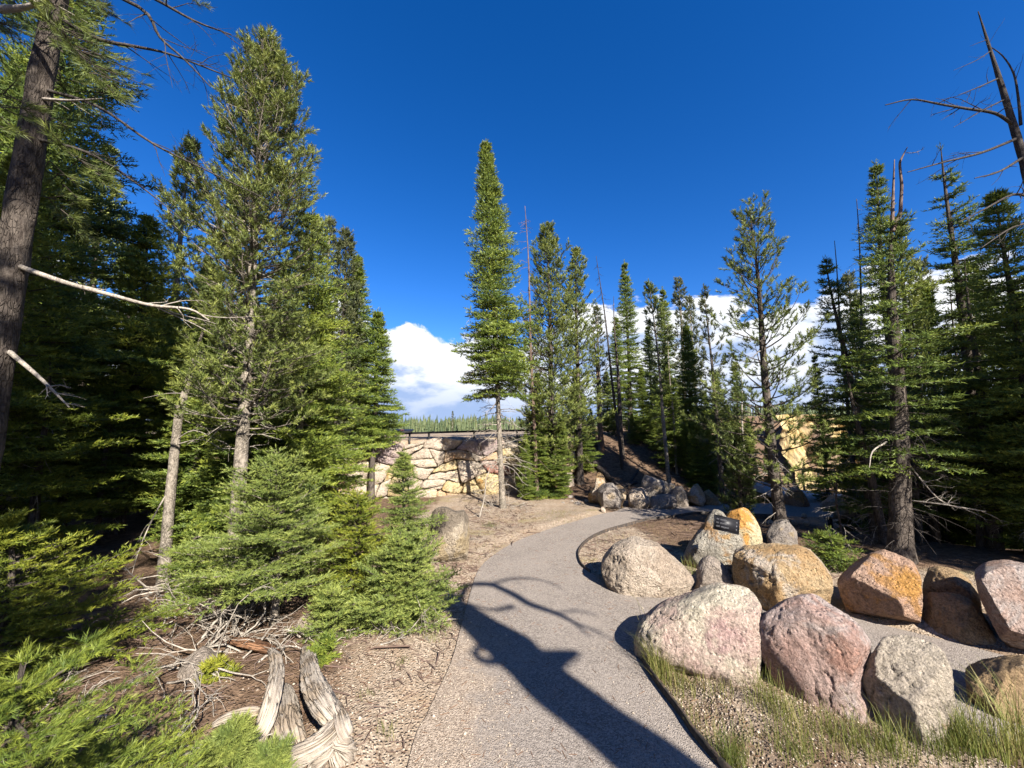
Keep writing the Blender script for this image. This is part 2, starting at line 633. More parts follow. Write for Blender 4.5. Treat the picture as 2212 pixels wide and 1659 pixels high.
# soil lies a touch below the asphalt under it
GZ = base_h + (nz + 0.02) * nzw + mound - 0.012 * (flatm > 0.3)
ngx, ngy = len(gx), len(gy)
gi = np.arange(ngx * ngy).reshape(ngy, ngx)
gq = np.stack([gi[:-1, :-1], gi[:-1, 1:], gi[1:, 1:], gi[1:, :-1]], -1).reshape(-1, 4)
litter = smst((-GX - 0.55 - 0.25 * np.clip(GY - 2, -1, 3)) / 0.8) * (GY < 9.5)
litter = np.maximum(litter, smst((GY - 8.7) / 0.8) * smst((GX - 0.9) / 0.6))
litter = np.maximum(litter, smst((GX - 2.2) / 0.8) * smst((GY - 4.6) / 0.6))
island_m = smst((GX - 0.5) / 0.3) * smst((GY - 4.5) / 0.4) * (GY < 8.0) * smst((GX + GY * 0.12 - 2.35) / 0.8)  # brown litter kept to the island's shadowed end, partly painted shade
litter = np.maximum(litter, island_m * 0.9)
litter = np.maximum(litter, 0.52 * smst((GX - 0.7) / 0.4) * (GY < 3.2))


def ground_mat():
    m, t = new_mat("soil_gravel")
    v = obj_vec(t)
    a = N(t, "ShaderNodeAttribute", attribute_name="litter")
    n1 = noise(t, v, 2.2, 6, 0.65)
    n2 = noise(t, v, 14, 8, 0.7)
    peb = vor(t, v, 55)
    pc = N(t, "ShaderNodeSeparateColor")
    L(t, peb.outputs["Color"], pc.inputs[0])
    grav = mix_col(t, pc.outputs[0], (0.19, 0.145, 0.105), (0.40, 0.325, 0.25))
    grav = mix_col(t, smooth_range(t, n1, 0.35, 0.7), grav, (0.27, 0.20, 0.14))
    dry = mix_col(t, smooth_range(t, n2, 0.35, 0.65), (0.30, 0.25, 0.125), (0.21, 0.19, 0.08))
    grav = mix_col(t, smooth_range(t, noise(t, v, 1.1, 5, 0.6), 0.56, 0.68, 0, 0.55), grav, dry)
    brown = mix_col(t, smooth_range(t, n2, 0.3, 0.7), (0.065, 0.04, 0.026), (0.20, 0.135, 0.09))
    f = math_node(t, 'ADD', a.outputs["Fac"], math_node(t, 'MULTIPLY', math_node(t, 'SUBTRACT', n1, 0.5), 1.3))
    c = mix_col(t, smooth_range(t, f, 0.35, 0.75), grav, brown)
    h = math_node(t, 'MULTIPLY_ADD', smooth_range(t, peb.outputs[0], 0, 0.6, 1, 0), 0.7, n2)
    out_bsdf(t, c, 0.95, h, 0.1, 0.02, 0.9)
    return m


M['ground'] = ground_mat()
ground = mesh("ground", np.stack([GX.ravel(), GY.ravel(), GZ.ravel()], 1), None, gq, M['ground'], None, {"litter": litter.ravel()}, True)
tag(ground, kind="structure")


def asphalt_mat():
    m, t = new_mat("asphalt")
    v = obj_vec(t)
    n1 = noise(t, v, 1.6, 6, 0.6)
    n2 = noise(t, v, 95, 4, 0.7)
    agg = vor(t, v, 120)
    pc = N(t, "ShaderNodeSeparateColor")
    L(t, agg.outputs["Color"], pc.inputs[0])
    base = mix_col(t, smooth_range(t, pc.outputs[0], 0.1, 0.95), (0.142, 0.119, 0.102), (0.295, 0.253, 0.218))
    base = mix_col(t, smooth_range(t, n2, 0.55, 0.75), base, (0.36, 0.32, 0.28))
    base = mix_col(t, smooth_range(t, n1, 0.35, 0.7, 0, 0.5), base, (0.28, 0.24, 0.205))
    base = mix_col(t, smooth_range(t, noise(t, v, 0.8, 7, 0.7, 1.0), 0.55, 0.72, 0, 0.4), base, (0.13, 0.115, 0.105))
    # gravel washed onto the left shoulder: its outline follows the old edge
    sep = N(t, "ShaderNodeSeparateXYZ")
    L(t, v, sep.inputs[0])
    edge = math_node(t, 'MULTIPLY_ADD', sep.outputs[1], -0.06, 0.22)
    dd = math_node(t, 'SUBTRACT', edge, sep.outputs[0])
    near_y = smooth_range(t, sep.outputs[1], 2.9, 4.0, 1, 0)
    nn = noise(t, v, 5, 7, 0.7)
    f = math_node(t, 'ADD', dd, math_node(t, 'MULTIPLY', math_node(t, 'SUBTRACT', nn, 0.5), 1.3))
    f = math_node(t, 'MULTIPLY', smooth_range(t, f, 0.0, 0.5), near_y)
    gr = mix_col(t, pc.outputs[1], (0.18, 0.135, 0.10), (0.40, 0.325, 0.255))
    c = mix_col(t, f, base, gr)
    h = math_node(t, 'ADD', smooth_range(t, agg.outputs[0], 0, 0.6, 1, 0), n2)
    out_bsdf(t, c, 0.85, h, 0.3, 0.006, 0.8)
    return m


M['asphalt'] = asphalt_mat()


def flat_poly(name, poly, z, mat, thick=0.0):
    tri = tessellate_polygon([[Vector((p[0], p[1], 0)) for p in poly]])
    V = np.column_stack([poly, np.full(len(poly), z)])
    t = np.array(tri)
    a = V[t[:, 1]] - V[t[:, 0]]
    b = V[t[:, 2]] - V[t[:, 0]]
    flip = np.cross(a, b)[:, 2] < 0
    t[flip] = t[flip][:, ::-1]
    return mesh(name, V, t, None, mat)


path = tag(flat_poly("path", path_poly, 0.006, M['asphalt']), kind="structure")

m, t_ = new_mat("edging_steel")
out_bsdf(t_, mix_col(t_, smooth_range(t_, noise(t_, obj_vec(t_), 30), 0.4, 0.7), (0.03, 0.027, 0.025), (0.10, 0.07, 0.05)), 0.6)
M['edging'] = m


def edging(label, line, h=0.045, w=0.012):
    P = np.column_stack([line, np.zeros(len(line))])
    T = unit(np.gradient(P, axis=0))
    nrm = np.stack([-T[:, 1], T[:, 0], 0 * T[:, 0]], 1) * w / 2
    rows = [P - nrm + [0, 0, -.05], P - nrm + [0, 0, h], P + nrm + [0, 0, h], P + nrm + [0, 0, -.05]]
    V = np.stack(rows, 1)
    k = len(P)
    idx = np.arange(k * 4).reshape(k, 4)
    q = [np.stack([idx[:-1, j], idx[1:, j], idx[1:, (j + 1) % 4], idx[:-1, (j + 1) % 4]], -1) for j in range(3)]
    o = mesh("path_edging", V.reshape(-1, 3), None, np.concatenate(q), M['edging'])
    return tag(o, label, "edging", "thin metal strips along the path")


edging("thin dark metal edging curving round the gravel island", island[8:], 0.035)
edging("dark metal edging holding back the grassy soil below the pink boulder", right_edge, 0.05, 0.016)

# ------------------------------------------------------------------ boulders
def poly_radius(poly, c, th):
    P = np.vstack([poly, poly[:1]])
    D = []
    for a, b in zip(P[:-1], P[1:]):
        D.append(a + (b - a) * np.linspace(0, 1, 12, endpoint=False)[:, None])
    D = np.vstack(D) - c
    ang = np.arctan2(D[:, 1], D[:, 0])
    r = np.hypot(D[:, 0], D[:, 1])
    o = np.argsort(ang)
    ang, r = ang[o], r[o]
    ang = np.concatenate([ang - 2 * np.pi, ang, ang + 2 * np.pi])
    r = np.concatenate([r, r, r])
    return np.interp(th, ang, r)


def boulder(name, label, outline, base_px, thick, mat, seed, res=(110, 60), rough=1.0, block=0.75, facets=9, cut=0.86, group=None, cat="boulder", z0=0.0, dist=None, yaw=0.0):
    R = np.random.default_rng(seed)
    g = gnd(base_px[0], base_px[1], z0) if dist is None else at(base_px[0], base_px[1], dist)
    hd = np.array([g[0], g[1], 0.0])
    D = np.linalg.norm(hd) + thick * 0.75
    fwd = unit(hd)
    C0 = fwd * D
    right = np.array([fwd[1], -fwd[0], 0])
    ya = math.radians(yaw)                     # turn the broad face: positive brings its right end nearer
    fwd, right = fwd * math.cos(ya) + right * math.sin(ya), right * math.cos(ya) - fwd * math.sin(ya)
    D = float(C0 @ fwd)
    pts = []
    for px, py in outline:
        d = ray(px, py)
        tt = D / (d @ fwd)
        q = np.array([0, 0, H]) + d * tt
        pts.append((q @ right, q[2]))
    pts = np.array(pts)
    c = (pts.min(0) + pts.max(0)) / 2
    n = max(6, int(0.72 * math.sqrt(res[0] * res[1] / 6)))
    # even cube-sphere directions, so no pole faces the viewer
    lin = np.tan(np.linspace(-np.pi / 4, np.pi / 4, n + 1))
    A, B = np.meshgrid(lin, lin, indexing='ij')
    one = np.ones_like(A)
    dirs, qd, cnt = [], [], 0
    for f in ((A, -one, B), (-A, one, B), (one, A, B), (-one, -A, B), (A, B, one), (A, -B, -one)):
        dirs.append(np.stack(f, -1).reshape(-1, 3))
        idx = np.arange((n + 1) ** 2).reshape(n + 1, n + 1) + cnt
        qd.append(np.stack([idx[:-1, :-1], idx[1:, :-1], idx[1:, 1:], idx[:-1, 1:]], -1).reshape(-1, 4))
        cnt += (n + 1) ** 2
    Dr = unit(np.concatenate(dirs))
    qd = np.concatenate(qd)
    TH = np.arctan2(Dr[:, 2], Dr[:, 0])
    cphi = np.hypot(Dr[:, 0], Dr[:, 2])
    sphi = Dr[:, 1]
    tg = np.linspace(-np.pi, np.pi, 361)[:-1]
    rg = poly_radius(pts, c, tg)
    rg = (np.roll(rg, 1) + 2 * rg + np.roll(rg, -1)) / 4
    ker = np.exp(-0.5 * (np.arange(-60, 61) / 24.0) ** 2)
    ker /= ker.sum()
    rs = np.convolve(np.concatenate([rg[-60:], rg, rg[:60]]), ker, 'valid')
    r0 = np.interp(TH, np.concatenate([tg, [np.pi]]), np.concatenate([rg, rg[:1]]))
    r1 = np.interp(TH, np.concatenate([tg, [np.pi]]), np.concatenate([rs, rs[:1]]))
    w = cphi ** 2.2
    RR = r0 * w + r1 * (1 - w)
    P = np.stack([RR * cphi ** block * np.cos(TH), thick * np.sign(sphi) * np.abs(sphi) ** block, RR * cphi ** block * np.sin(TH)], -1)
    size = rg.mean()
    fr_ = Dr[:, 1:2] < 0
    # random planes knock flats into the mass
    for k in range(facets + 8):
        nv = unit(R.normal(size=3) * np.array([0.9, 1.0, 0.9]))
        if R.random() < 0.7:
            nv[1] = -abs(nv[1]) - 0.15
            nv = unit(nv)
        dsup = (P @ nv).max()
        deep = R.uniform(0.74, 0.93) if nv[1] < -0.3 else R.uniform(0.93, 1.0)
        dd = dsup * (deep + (cut - 0.86))
        e = P @ nv - dd
        P = P - np.where(e > 0, e * 0.95, 0)[..., None] * nv
    nd = unit(P / np.array([1, max(thick / size, .3), 1]))
    q = P + seed * 3.7
    f1 = fbm(q * (1.7 / size), 3) * 0.055 * size
    f2 = fbm(q * (5.0 / size) + 40, 5, 0.6) * 0.042 * size
    rid = np.abs(fbm(q * np.array([1.0, 1.0, 0.5]) * (2.6 / size) + 80, 4, 0.5))
    f3 = -np.clip(0.055 - rid, 0, 1) * 0.9 * size
    bil = np.abs(fbm(q * (11.0 / size) + 20, 3, 0.6)) * 0.028 * size
    edge = 0.5 + 0.5 * np.abs(sphi)
    P = P + nd * ((f1 * 0.7 + f2 + f3 + bil) * rough * edge)[..., None]
    W = right * P[..., 0:1] + fwd * P[..., 1:2] + np.array([0, 0, 1.0]) * P[..., 2:3]
    org = right * c[0] + fwd * D + np.array([0, 0, c[1]])
    # weld the seams of the six faces
    key = np.round(Dr * 1e5).astype(np.int64)
    _, first, inv = np.unique(key, axis=0, return_index=True, return_inverse=True)
    W = W[first]
    qd = inv.ravel()[qd]
    base = np.array([org[0], org[1], max(W[..., 2].min() + org[2], -0.3)])
    o = mesh(name, W.reshape(-1, 3) + org - base, None, qd, mat, None, None, True, loc=base)
    tag(o, label, cat, group)
    return o


cream, pale, tan, rose, pinkw, ochre, white_s, grey, dkgrey, orange = (
    (0.50, 0.42, 0.33), (0.58, 0.52, 0.43), (0.46, 0.33, 0.19), (0.48, 0.30, 0.25), (0.60, 0.45, 0.38),
    (0.48, 0.27, 0.09), (0.68, 0.60, 0.45), (0.36, 0.32, 0.28), (0.22, 0.19, 0.17), (0.55, 0.27, 0.08))
RM = {
    'cream': rock_mat('rock_cream', (0.52, 0.43, 0.34), (0.43, 0.34, 0.26), (0.58, 0.48, 0.38), 0.4, (0.20, 0.15, 0.12), 0.35, 1.0),
    'greyknob': rock_mat('rock_grey_cream', (0.44, 0.37, 0.31), (0.36, 0.30, 0.25), (0.5, 0.43, 0.35), 0.3, (0.2, 0.17, 0.15), 0.2, 2.0),
    'sign': rock_mat('rock_sign', (0.44, 0.40, 0.33), (0.34, 0.30, 0.25), (0.46, 0.30, 0.14), 0.25, (0.17, 0.13, 0.10), 0.2, 3.1, zones=[('band', (0.40, 0.23, 0.10), (0.9, 0, 0.35), 0.14, .03)]),
    'yellow': rock_mat('rock_white_yellow', (0.66, 0.57, 0.38), (0.60, 0.50, 0.30), (0.62, 0.33, 0.10), 0.42, (0.30, 0.20, 0.10), 0.15, 4.4, zones=[('blob', (0.62, 0.30, 0.07), (-0.12, -0.1, 0.62), 0.16, .05)]),
    'ochre': rock_mat('rock_ochre', (0.49, 0.32, 0.16), (0.53, 0.39, 0.23), (0.55, 0.46, 0.36), 0.42, (0.20, 0.10, 0.04), 0.45, 5.3, zones=[('band', (0.62, 0.53, 0.43), (0.85, 0, 0.5), 0.12, .06)]),
    'pink': rock_mat('rock_pink_white', (0.60, 0.48, 0.39), (0.57, 0.41, 0.35), (0.64, 0.55, 0.43), 0.5, (0.36, 0.20, 0.18), 0.2, 6.2, zones=[('half', (0.66, 0.59, 0.46), (-0.35, 0, 1), 0.62, .05), ('blob', (0.55, 0.37, 0.34), (0.10, -0.2, 0.50), 0.14, .05)]),
    'rose': rock_mat('rock_rose', (0.52, 0.38, 0.33), (0.46, 0.30, 0.25), (0.54, 0.44, 0.40), 0.45, (0.28, 0.14, 0.11), 0.25, 7.7, zones=[('half', (0.55, 0.45, 0.42), (-0.8, 0, 0.5), 0.46, .05), ('blob', (0.43, 0.25, 0.19), (0.02, -0.2, 0.55), 0.10, .05)]),
    'buff': rock_mat('rock_buff', (0.54, 0.46, 0.37), (0.56, 0.48, 0.38), (0.52, 0.35, 0.23), 0.3, (0.19, 0.16, 0.14), 0.3, 8.1, zones=[('half', (0.42, 0.37, 0.32), (-1, 0, 0.1), 0.20, .05)]),
    'orange': rock_mat('rock_orange', (0.52, 0.36, 0.27), (0.48, 0.31, 0.22), (0.54, 0.30, 0.13), 0.3, (0.24, 0.14, 0.10), 0.3, 9.6, zones=[('blob', (0.56, 0.29, 0.08), (0.0, -0.3, 0.52), 0.12, .05)]),
    'tan': rock_mat('rock_tan', (0.46, 0.32, 0.18), (0.38, 0.26, 0.15), (0.5, 0.40, 0.28), 0.35, (0.17, 0.11, 0.07), 0.3, 10.3),
    'mauve': rock_mat('rock_mauve', (0.46, 0.35, 0.30), (0.42, 0.28, 0.22), (0.48, 0.40, 0.36), 0.4, (0.22, 0.15, 0.12), 0.3, 11.2),
    'dark': rock_mat('rock_dark_stained', (0.46, 0.39, 0.30), (0.38, 0.31, 0.23), (0.40, 0.31, 0.19), 0.3, (0.12, 0.10, 0.08), 0.3, 12.9, zones=[('half', (0.21, 0.17, 0.13), (-0.5, 0, 1), 0.50, .05), ('blob', (0.08, 0.066, 0.055), (-0.1, -0.1, 0.62), 0.12, .05)]),
    'grey': rock_mat('rock_grey', (0.40, 0.35, 0.30), (0.30, 0.26, 0.23), (0.44, 0.34, 0.22), 0.35, (0.16, 0.13, 0.12), 0.3, 13.4),
    'wyellow': rock_mat('stone_yellow', (0.58, 0.45, 0.24), (0.60, 0.50, 0.33), (0.55, 0.33, 0.12), 0.3, (0.25, 0.17, 0.10), 0.2, 14.4),
    'wcream': rock_mat('stone_cream', (0.60, 0.51, 0.40), (0.54, 0.44, 0.35), (0.62, 0.52, 0.34), 0.3, (0.25, 0.2, 0.16), 0.2, 15.4),
    'wpink': rock_mat('stone_pink', (0.52, 0.36, 0.31), (0.56, 0.43, 0.36), (0.42, 0.19, 0.14), 0.4, (0.22, 0.14, 0.12), 0.2, 16.4),
    'wmauve': rock_mat('stone_mauve', (0.36, 0.27, 0.26), (0.44, 0.35, 0.33), (0.5, 0.40, 0.33), 0.3, (0.16, 0.12, 0.12), 0.2, 17.4),
    'worange': rock_mat('stone_orange', (0.52, 0.36, 0.22), (0.55, 0.42, 0.29), (0.55, 0.29, 0.13), 0.3, (0.25, 0.14, 0.08), 0.2, 18.4),
}
c5 = lambda lst: [(1194.5 + x * .26024, 929 + y * .26024) for x, y in lst]
c6 = lambda lst: [(1415.7 + x * .36, 1061.8 + y * .36) for x, y in lst]
c4 = lambda lst: [(1194.5 + x * .16, 973.3 + y * .16) for x, y in lst]

BG = "boulders lining the path"
boulder("boulder", "large cream pitted boulder beside the curve of the path", c5([(405, 1080), (440, 1030), (500, 960), (560, 930), (650, 903), (700, 905), (760, 928), (830, 945), (880, 960), (950, 1030), (1020, 1090), (1090, 1150), (1160, 1230), (1172, 1270), (1140, 1335), (1110, 1400), (1000, 1420), (780, 1420), (640, 1400), (520, 1365), (470, 1320), (430, 1220), (403, 1150)]), (1400, 1290), 0.33, RM['cream'], 1, (200, 110), 1.0, 0.7, 7, group=BG)
boulder("boulder", "small greyish rounded boulder between the cream and the ochre boulders", c5([(1205, 1110), (1240, 1070), (1290, 1043), (1350, 1068), (1420, 1130), (1470, 1200), (1500, 1270), (1515, 1330), (1510, 1400), (1280, 1400), (1170, 1390), (1158, 1330), (1190, 1250), (1195, 1170)]), (1540, 1288), 0.17, RM['greyknob'], 2, (150, 80), 0.9, 0.85, 4, group=BG)
boulder("boulder", "tall shaded boulder with orange streaks carrying the black sign", c5([(1080, 1060), (1120, 960), (1200, 850), (1255, 800), (1285, 720), (1330, 668), (1375, 668), (1420, 700), (1470, 760), (1530, 830), (1580, 900), (1620, 1000), (1600, 1200), (1300, 1240), (1120, 1220), (1080, 1140)]), (1545, 1240), 0.30, RM['sign'], 3, (170, 90), 0.8, 0.62, 6, 0.88, group=BG)
boulder("boulder", "pale yellow and white pointed boulder with an orange cap", c5([(1440, 700), (1490, 655), (1560, 638), (1620, 662), (1680, 740), (1722, 820), (1738, 900), (1738, 1000), (1740, 1150), (1560, 1150), (1560, 1000), (1500, 860), (1440, 780)]), (1610, 1228), 0.28, RM['yellow'], 4, (150, 80), 0.8, 0.7, 6, group=BG)
boulder("boulder", "rough ochre boulder with a whitish band", c6([(455, 480), (470, 370), (540, 340), (700, 333), (860, 333), (940, 368), (1000, 428), (1055, 500), (1060, 560), (1045, 640), (1040, 740), (900, 800), (640, 790), (540, 700), (465, 580)]), (1690, 1330), 0.38, RM['ochre'], 5, (200, 110), 1.25, 0.72, 8, group=BG)
boulder("boulder", "broad pink and white boulder with grass at its foot", [(1388, 1335), (1420, 1310), (1480, 1293), (1540, 1270), (1580, 1268), (1620, 1283), (1643, 1308), (1648, 1350), (1646, 1430), (1632, 1490), (1580, 1510), (1500, 1500), (1440, 1480), (1398, 1445), (1380, 1410), (1380, 1370)], (1520, 1470), 0.28, RM['pink'], 6, (220, 120), 0.8, 0.58, 6, group=BG, yaw=10)
boulder("boulder", "rose red boulder with a pale rim leaning beside the pink boulder", [(1648, 1340), (1660, 1318), (1690, 1293), (1740, 1286), (1768, 1308), (1810, 1333), (1845, 1363), (1868, 1400), (1862, 1440), (1862, 1490), (1890, 1550), (1925, 1620), (1860, 1640), (1790, 1600), (1720, 1550), (1685, 1480), (1663, 1430), (1650, 1390)], (1770, 1548), 0.24, RM['rose'], 7, (220, 120), 0.75, 0.6, 6, group=BG, yaw=24)
boulder("boulder", "buff boulder with a hollowed grey side standing in the grass", [(1885, 1410), (1900, 1383), (1940, 1373), (2000, 1383), (2030, 1408), (2052, 1460), (2055, 1520), (2052, 1600), (2060, 1680), (1990, 1680), (1925, 1560), (1886, 1490), (1868, 1450)], (1975, 1620), 0.20, RM['buff'], 8, (200, 110), 1.1, 0.66, 7, group=BG, yaw=14)
boulder("boulder", "angular orange and salmon boulder in front of the thick trunk", c6([(1093, 540), (1130, 500), (1200, 450), (1290, 390), (1380, 365), (1450, 393), (1560, 440), (1588, 500), (1592, 640), (1585, 740), (1570, 850), (1460, 850), (1300, 800), (1165, 750), (1125, 640)]), (1895, 1354), 0.34, RM['orange'], 9, (190, 100), 0.8, 0.6, 12, 0.82, group=BG)
boulder("boulder", "flat tan boulder lying behind the lower tan boulder", c6([(1605, 560), (1635, 470), (1700, 457), (1800, 478), (1890, 540), (1945, 620), (1960, 720), (1850, 760), (1700, 740), (1600, 700)]), (2060, 1335), 0.25, RM['tan'], 10, (140, 80), 0.8, 0.7, 7, group=BG)
boulder("boulder", "low tan wedge of rock beside the orange boulder", c6([(1588, 660), (1650, 622), (1780, 628), (1900, 668), (1960, 740), (2030, 860), (2090, 970), (1980, 990), (1850, 950), (1700, 890), (1600, 840), (1586, 740)]), (2090, 1392), 0.28, RM['tan'], 11, (150, 80), 0.8, 0.65, 9, 0.82, group=BG)
boulder("boulder", "big mauve boulder towering over the tan wedge", c6([(1915, 480), (1980, 440), (2090, 428), (2212, 448), (2330, 490), (2420, 700), (2420, 1100), (2250, 1080), (2150, 1000), (2100, 900), (2020, 740), (1945, 600)]), (2230, 1440), 0.42, RM['mauve'], 12, (170, 90), 0.8, 0.65, 9, 0.84, group=BG)
boulder("boulder", "dark shaded brown boulder across the side path from the buff boulder", [(2085, 1452), (2120, 1440), (2165, 1432), (2212, 1428), (2290, 1440), (2320, 1560), (2250, 1620), (2160, 1600), (2095, 1540)], (2190, 1560), 0.24, RM['tan'], 13, (140, 80), 0.9, 0.65, 7, group=BG)
boulder("boulder", "dark stained upright boulder beside the path under the young firs", [(924, 1130), (930, 1108), (950, 1096), (968, 1098), (985, 1106), (1003, 1103), (1013, 1120), (1015, 1160), (1010, 1200), (1004, 1232), (960, 1240), (930, 1225), (920, 1180)], (968, 1222), 0.22, RM['dark'], 14, (150, 80), 0.9, 0.62, 6, group=BG)
BK = "boulders at the far side of the path"
boulder("boulder", "upright boulder with a knob top beside the fallen log", c4([(470, 600), (540, 520), (590, 450), (563, 390), (573, 320), (620, 288), (680, 330), (708, 400), (720, 500), (700, 760), (600, 780), (490, 740)]), (1290, 1092), 0.25, RM['ochre'], 21, (110, 60), 0.8, 0.8, 5, group=BK)
boulder("boulder", "tan block behind the grey wedge boulder", c4([(780, 470), (900, 468), (960, 498), (992, 570), (982, 640), (940, 700), (930, 800), (860, 830), (780, 780)]), (1333, 1098), 0.25, RM['tan'], 22, (90, 50), 0.8, 0.65, 6, group=BK)
boulder("boulder", "grey wedge boulder at the corner of the path", c4([(605, 510), (680, 450), (800, 438), (850, 478), (920, 590), (935, 700), (905, 830), (850, 840), (740, 815), (640, 750), (598, 660)]), (1320, 1103), 0.28, RM['grey'], 23, (110, 60), 0.7, 0.6, 9, 0.82, group=BK)
boulder("boulder", "cream tilted boulder beside the bench block", c4([(1020, 570), (1060, 528), (1200, 502), (1262, 530), (1304, 610), (1304, 720), (1270, 810), (1180, 805), (1040, 780), (1016, 680)]), (1375, 1099), 0.28, RM['cream'], 24, (110, 60), 0.7, 0.65, 6, group=BK)
boulder("boulder", "large upright slab behind the bench block", c4([(1180, 500), (1200, 400), (1238, 325), (1300, 348), (1420, 388), (1540, 428), (1565, 470), (1560, 640), (1400, 720), (1200, 700)]), (1420, 1092), 0.22, RM['grey'], 25, (110, 60), 0.7, 0.55, 8, 0.85, group=BK)
boulder("boulder", "long flat topped bench block of grey stone", c4([(1298, 660), (1340, 610), (1500, 598), (1650, 608), (1675, 660), (1660, 800), (1480, 815), (1305, 800)]), (1432, 1099), 0.25, RM['grey'], 26, (100, 60), 0.5, 0.45, 4, 0.92, group=BK)
boulder("boulder", "dark rock wedged between slab and bluish boulder", c4([(1545, 530), (1580, 436), (1640, 458), (1665, 500), (1660, 640), (1560, 660)]), (1452, 1090), 0.2, RM['grey'], 27, (70, 40), 0.7, 0.65, 5, group=BK)
boulder("boulder", "bluish grey boulder at the end of the bench block", c4([(1590, 590), (1655, 490), (1740, 477), (1792, 560), (1824, 660), (1838, 780), (1690, 790), (1660, 690)]), (1474, 1096), 0.25, RM['greyknob'], 28, (100, 60), 0.7, 0.65, 6, group=BK)
boulder("boulder", "peaked tan and orange boulder after the bluish boulder", c4([(1820, 590), (1895, 470), (1950, 447), (2003, 520), (2052, 600), (2066, 670), (2010, 780), (1870, 780), (1815, 690)]), (1505, 1094), 0.25, RM['ochre'], 29, (100, 60), 0.7, 0.65, 7, group=BK)
boulder("boulder", "sloping striped boulder last in the row behind the path", c4([(2015, 570), (2100, 528), (2180, 600), (2250, 680), (2290, 760), (2150, 790), (2050, 740)]), (1545, 1092), 0.25, RM['tan'], 30, (90, 50), 0.7, 0.65, 7, group=BK)
boulder("boulder", "orange rock beyond the bare pine trunk by the walkway", [(1690, 1075), (1705, 1052), (1722, 1050), (1738, 1066), (1750, 1090), (1735, 1108), (1700, 1106)], (1718, 1094), 0.18, RM['orange'], 31, (80, 40), 0.8, 0.7, 6, group=BK)
boulder("boulder", "pale low rock under the dead twigs by the walkway", [(1770, 1090), (1795, 1070), (1830, 1072), (1850, 1092), (1850, 1118), (1790, 1120)], (1812, 1108), 0.2, RM['cream'], 32, (80, 40), 0.8, 0.7, 6, group=BK)
boulder("boulder", "brown boulder in shade below the pine trunk", [(1655, 1150), (1672, 1125), (1700, 1122), (1722, 1150), (1724, 1190), (1660, 1195)], (1690, 1180), 0.2, RM['grey'], 33, (80, 40), 0.8, 0.7, 6, group=BK)
boulder("boulder", "small pale stone lying at the path corner by the grey wedge", c4([(636, 800), (650, 760), (680, 755), (715, 810), (710, 850), (650, 850)]), (1303, 1107), 0.05, RM['cream'], 34, (40, 24), 0.7, 0.8, 3, group=BK)
boulder("boulder", "lichen spotted round rock among the twigs above the stump", [(640, 1345), (655, 1330), (680, 1330), (690, 1350), (680, 1372), (650, 1372)], (668, 1362), 0.08, RM['cream'], 35, (50, 30), 0.7, 0.8, 3, group=BG)
boulder("boulder", "grey brown half buried rock beside the yellow sprig", [(370, 1480), (400, 1430), (440, 1400), (470, 1420), (480, 1470), (450, 1500), (390, 1500)], (425, 1478), 0.16, RM['greyknob'], 36, (80, 40), 0.6, 0.8, 4, group=BG)

# loose stones along the foot of the bank
Rs = np.random.default_rng(5)
for i in range(34):
    px, py = (Rs.uniform(1215, 1290), Rs.uniform(1030, 1092)) if i < 22 else (Rs.uniform(1640, 1760), Rs.uniform(1105, 1170))
    s = Rs.uniform(5, 10)
    boulder("stone", "fist sized pale stone in the rubble bank beside the knob topped boulder" if i < 22 else "fist sized stone lying in the shade below the pine trunk",
            [(px - s, py), (px - s * .5, py - s * .7), (px + s * .4, py - s * .8), (px + s, py), (px + s * .6, py + s * .6), (px - s * .6, py + s * .6)], (px, py), 0.06, RM[['cream', 'grey', 'buff'][i % 3]], 50 + i, (18, 10), 0.8, 0.8, 2,
            group="rubble stones beside the knob topped boulder" if i < 22 else "stones below the pine trunk", cat="stone")

# ------------------------------------------------------------------ black sign on its boulder
def box_verts(sx, sy, sz):
    V = np.array([(x, y, z) for x in (-sx, sx) for y in (-sy, sy) for z in (-sz, sz)], float)
    q = [(0, 1, 3, 2), (4, 6, 7, 5), (0, 4, 5, 1), (2, 3, 7, 6), (0, 2, 6, 4), (1, 5, 7, 3)]
    return V, np.array(q)


def plain(name, c, rough=0.6, metal=0.0):
    m, t = new_mat(name)
    n = noise(t, obj_vec(t), 18, 5, 0.6)
    cc = mix_col(t, smooth_range(t, n, 0.35, 0.7), tuple(x * 0.8 for x in c), tuple(min(1, x * 1.2) for x in c))
    b = out_bsdf(t, cc, rough)
    b.inputs["Metallic"].default_value = metal
    return m


M['black'] = plain('sign_black', (0.012, 0.012, 0.015), 0.45)
M['ink'] = plain('sign_ink', (0.14, 0.14, 0.15), 0.7)
M['rail'] = plain('rail_black', (0.018, 0.017, 0.018), 0.45, 0.3)
M['concrete'] = plain('walkway_grey', (0.42, 0.41, 0.40), 0.8)
sg = at(1569, 1133, 4.22)
sign = thing("trail_sign", sg, "small black plaque with three lines of lettering fixed to the boulder", "sign")
sign.rotation_euler = (math.radians(-14), math.radians(11), math.radians(-14))
hw, hh = 0.118, 0.072
V, q = box_verts(hw, 0.008, hh)
sign_panel = mesh("panel", V, None, q, M['black'], sign)
b = Buf()
for s in (-1, 1):
    V, q = box_verts(0.004, 0.011, hh + 0.003)
    b.add(V + [s * hw, 0, 0], None, q)
    V, q = box_verts(hw - 0.006, 0.010, 0.004)
    b.add(V + [0, 0, s * hh], None, q)
b.build("rim", M['black'], sign, False)
Rl = np.random.default_rng(3)
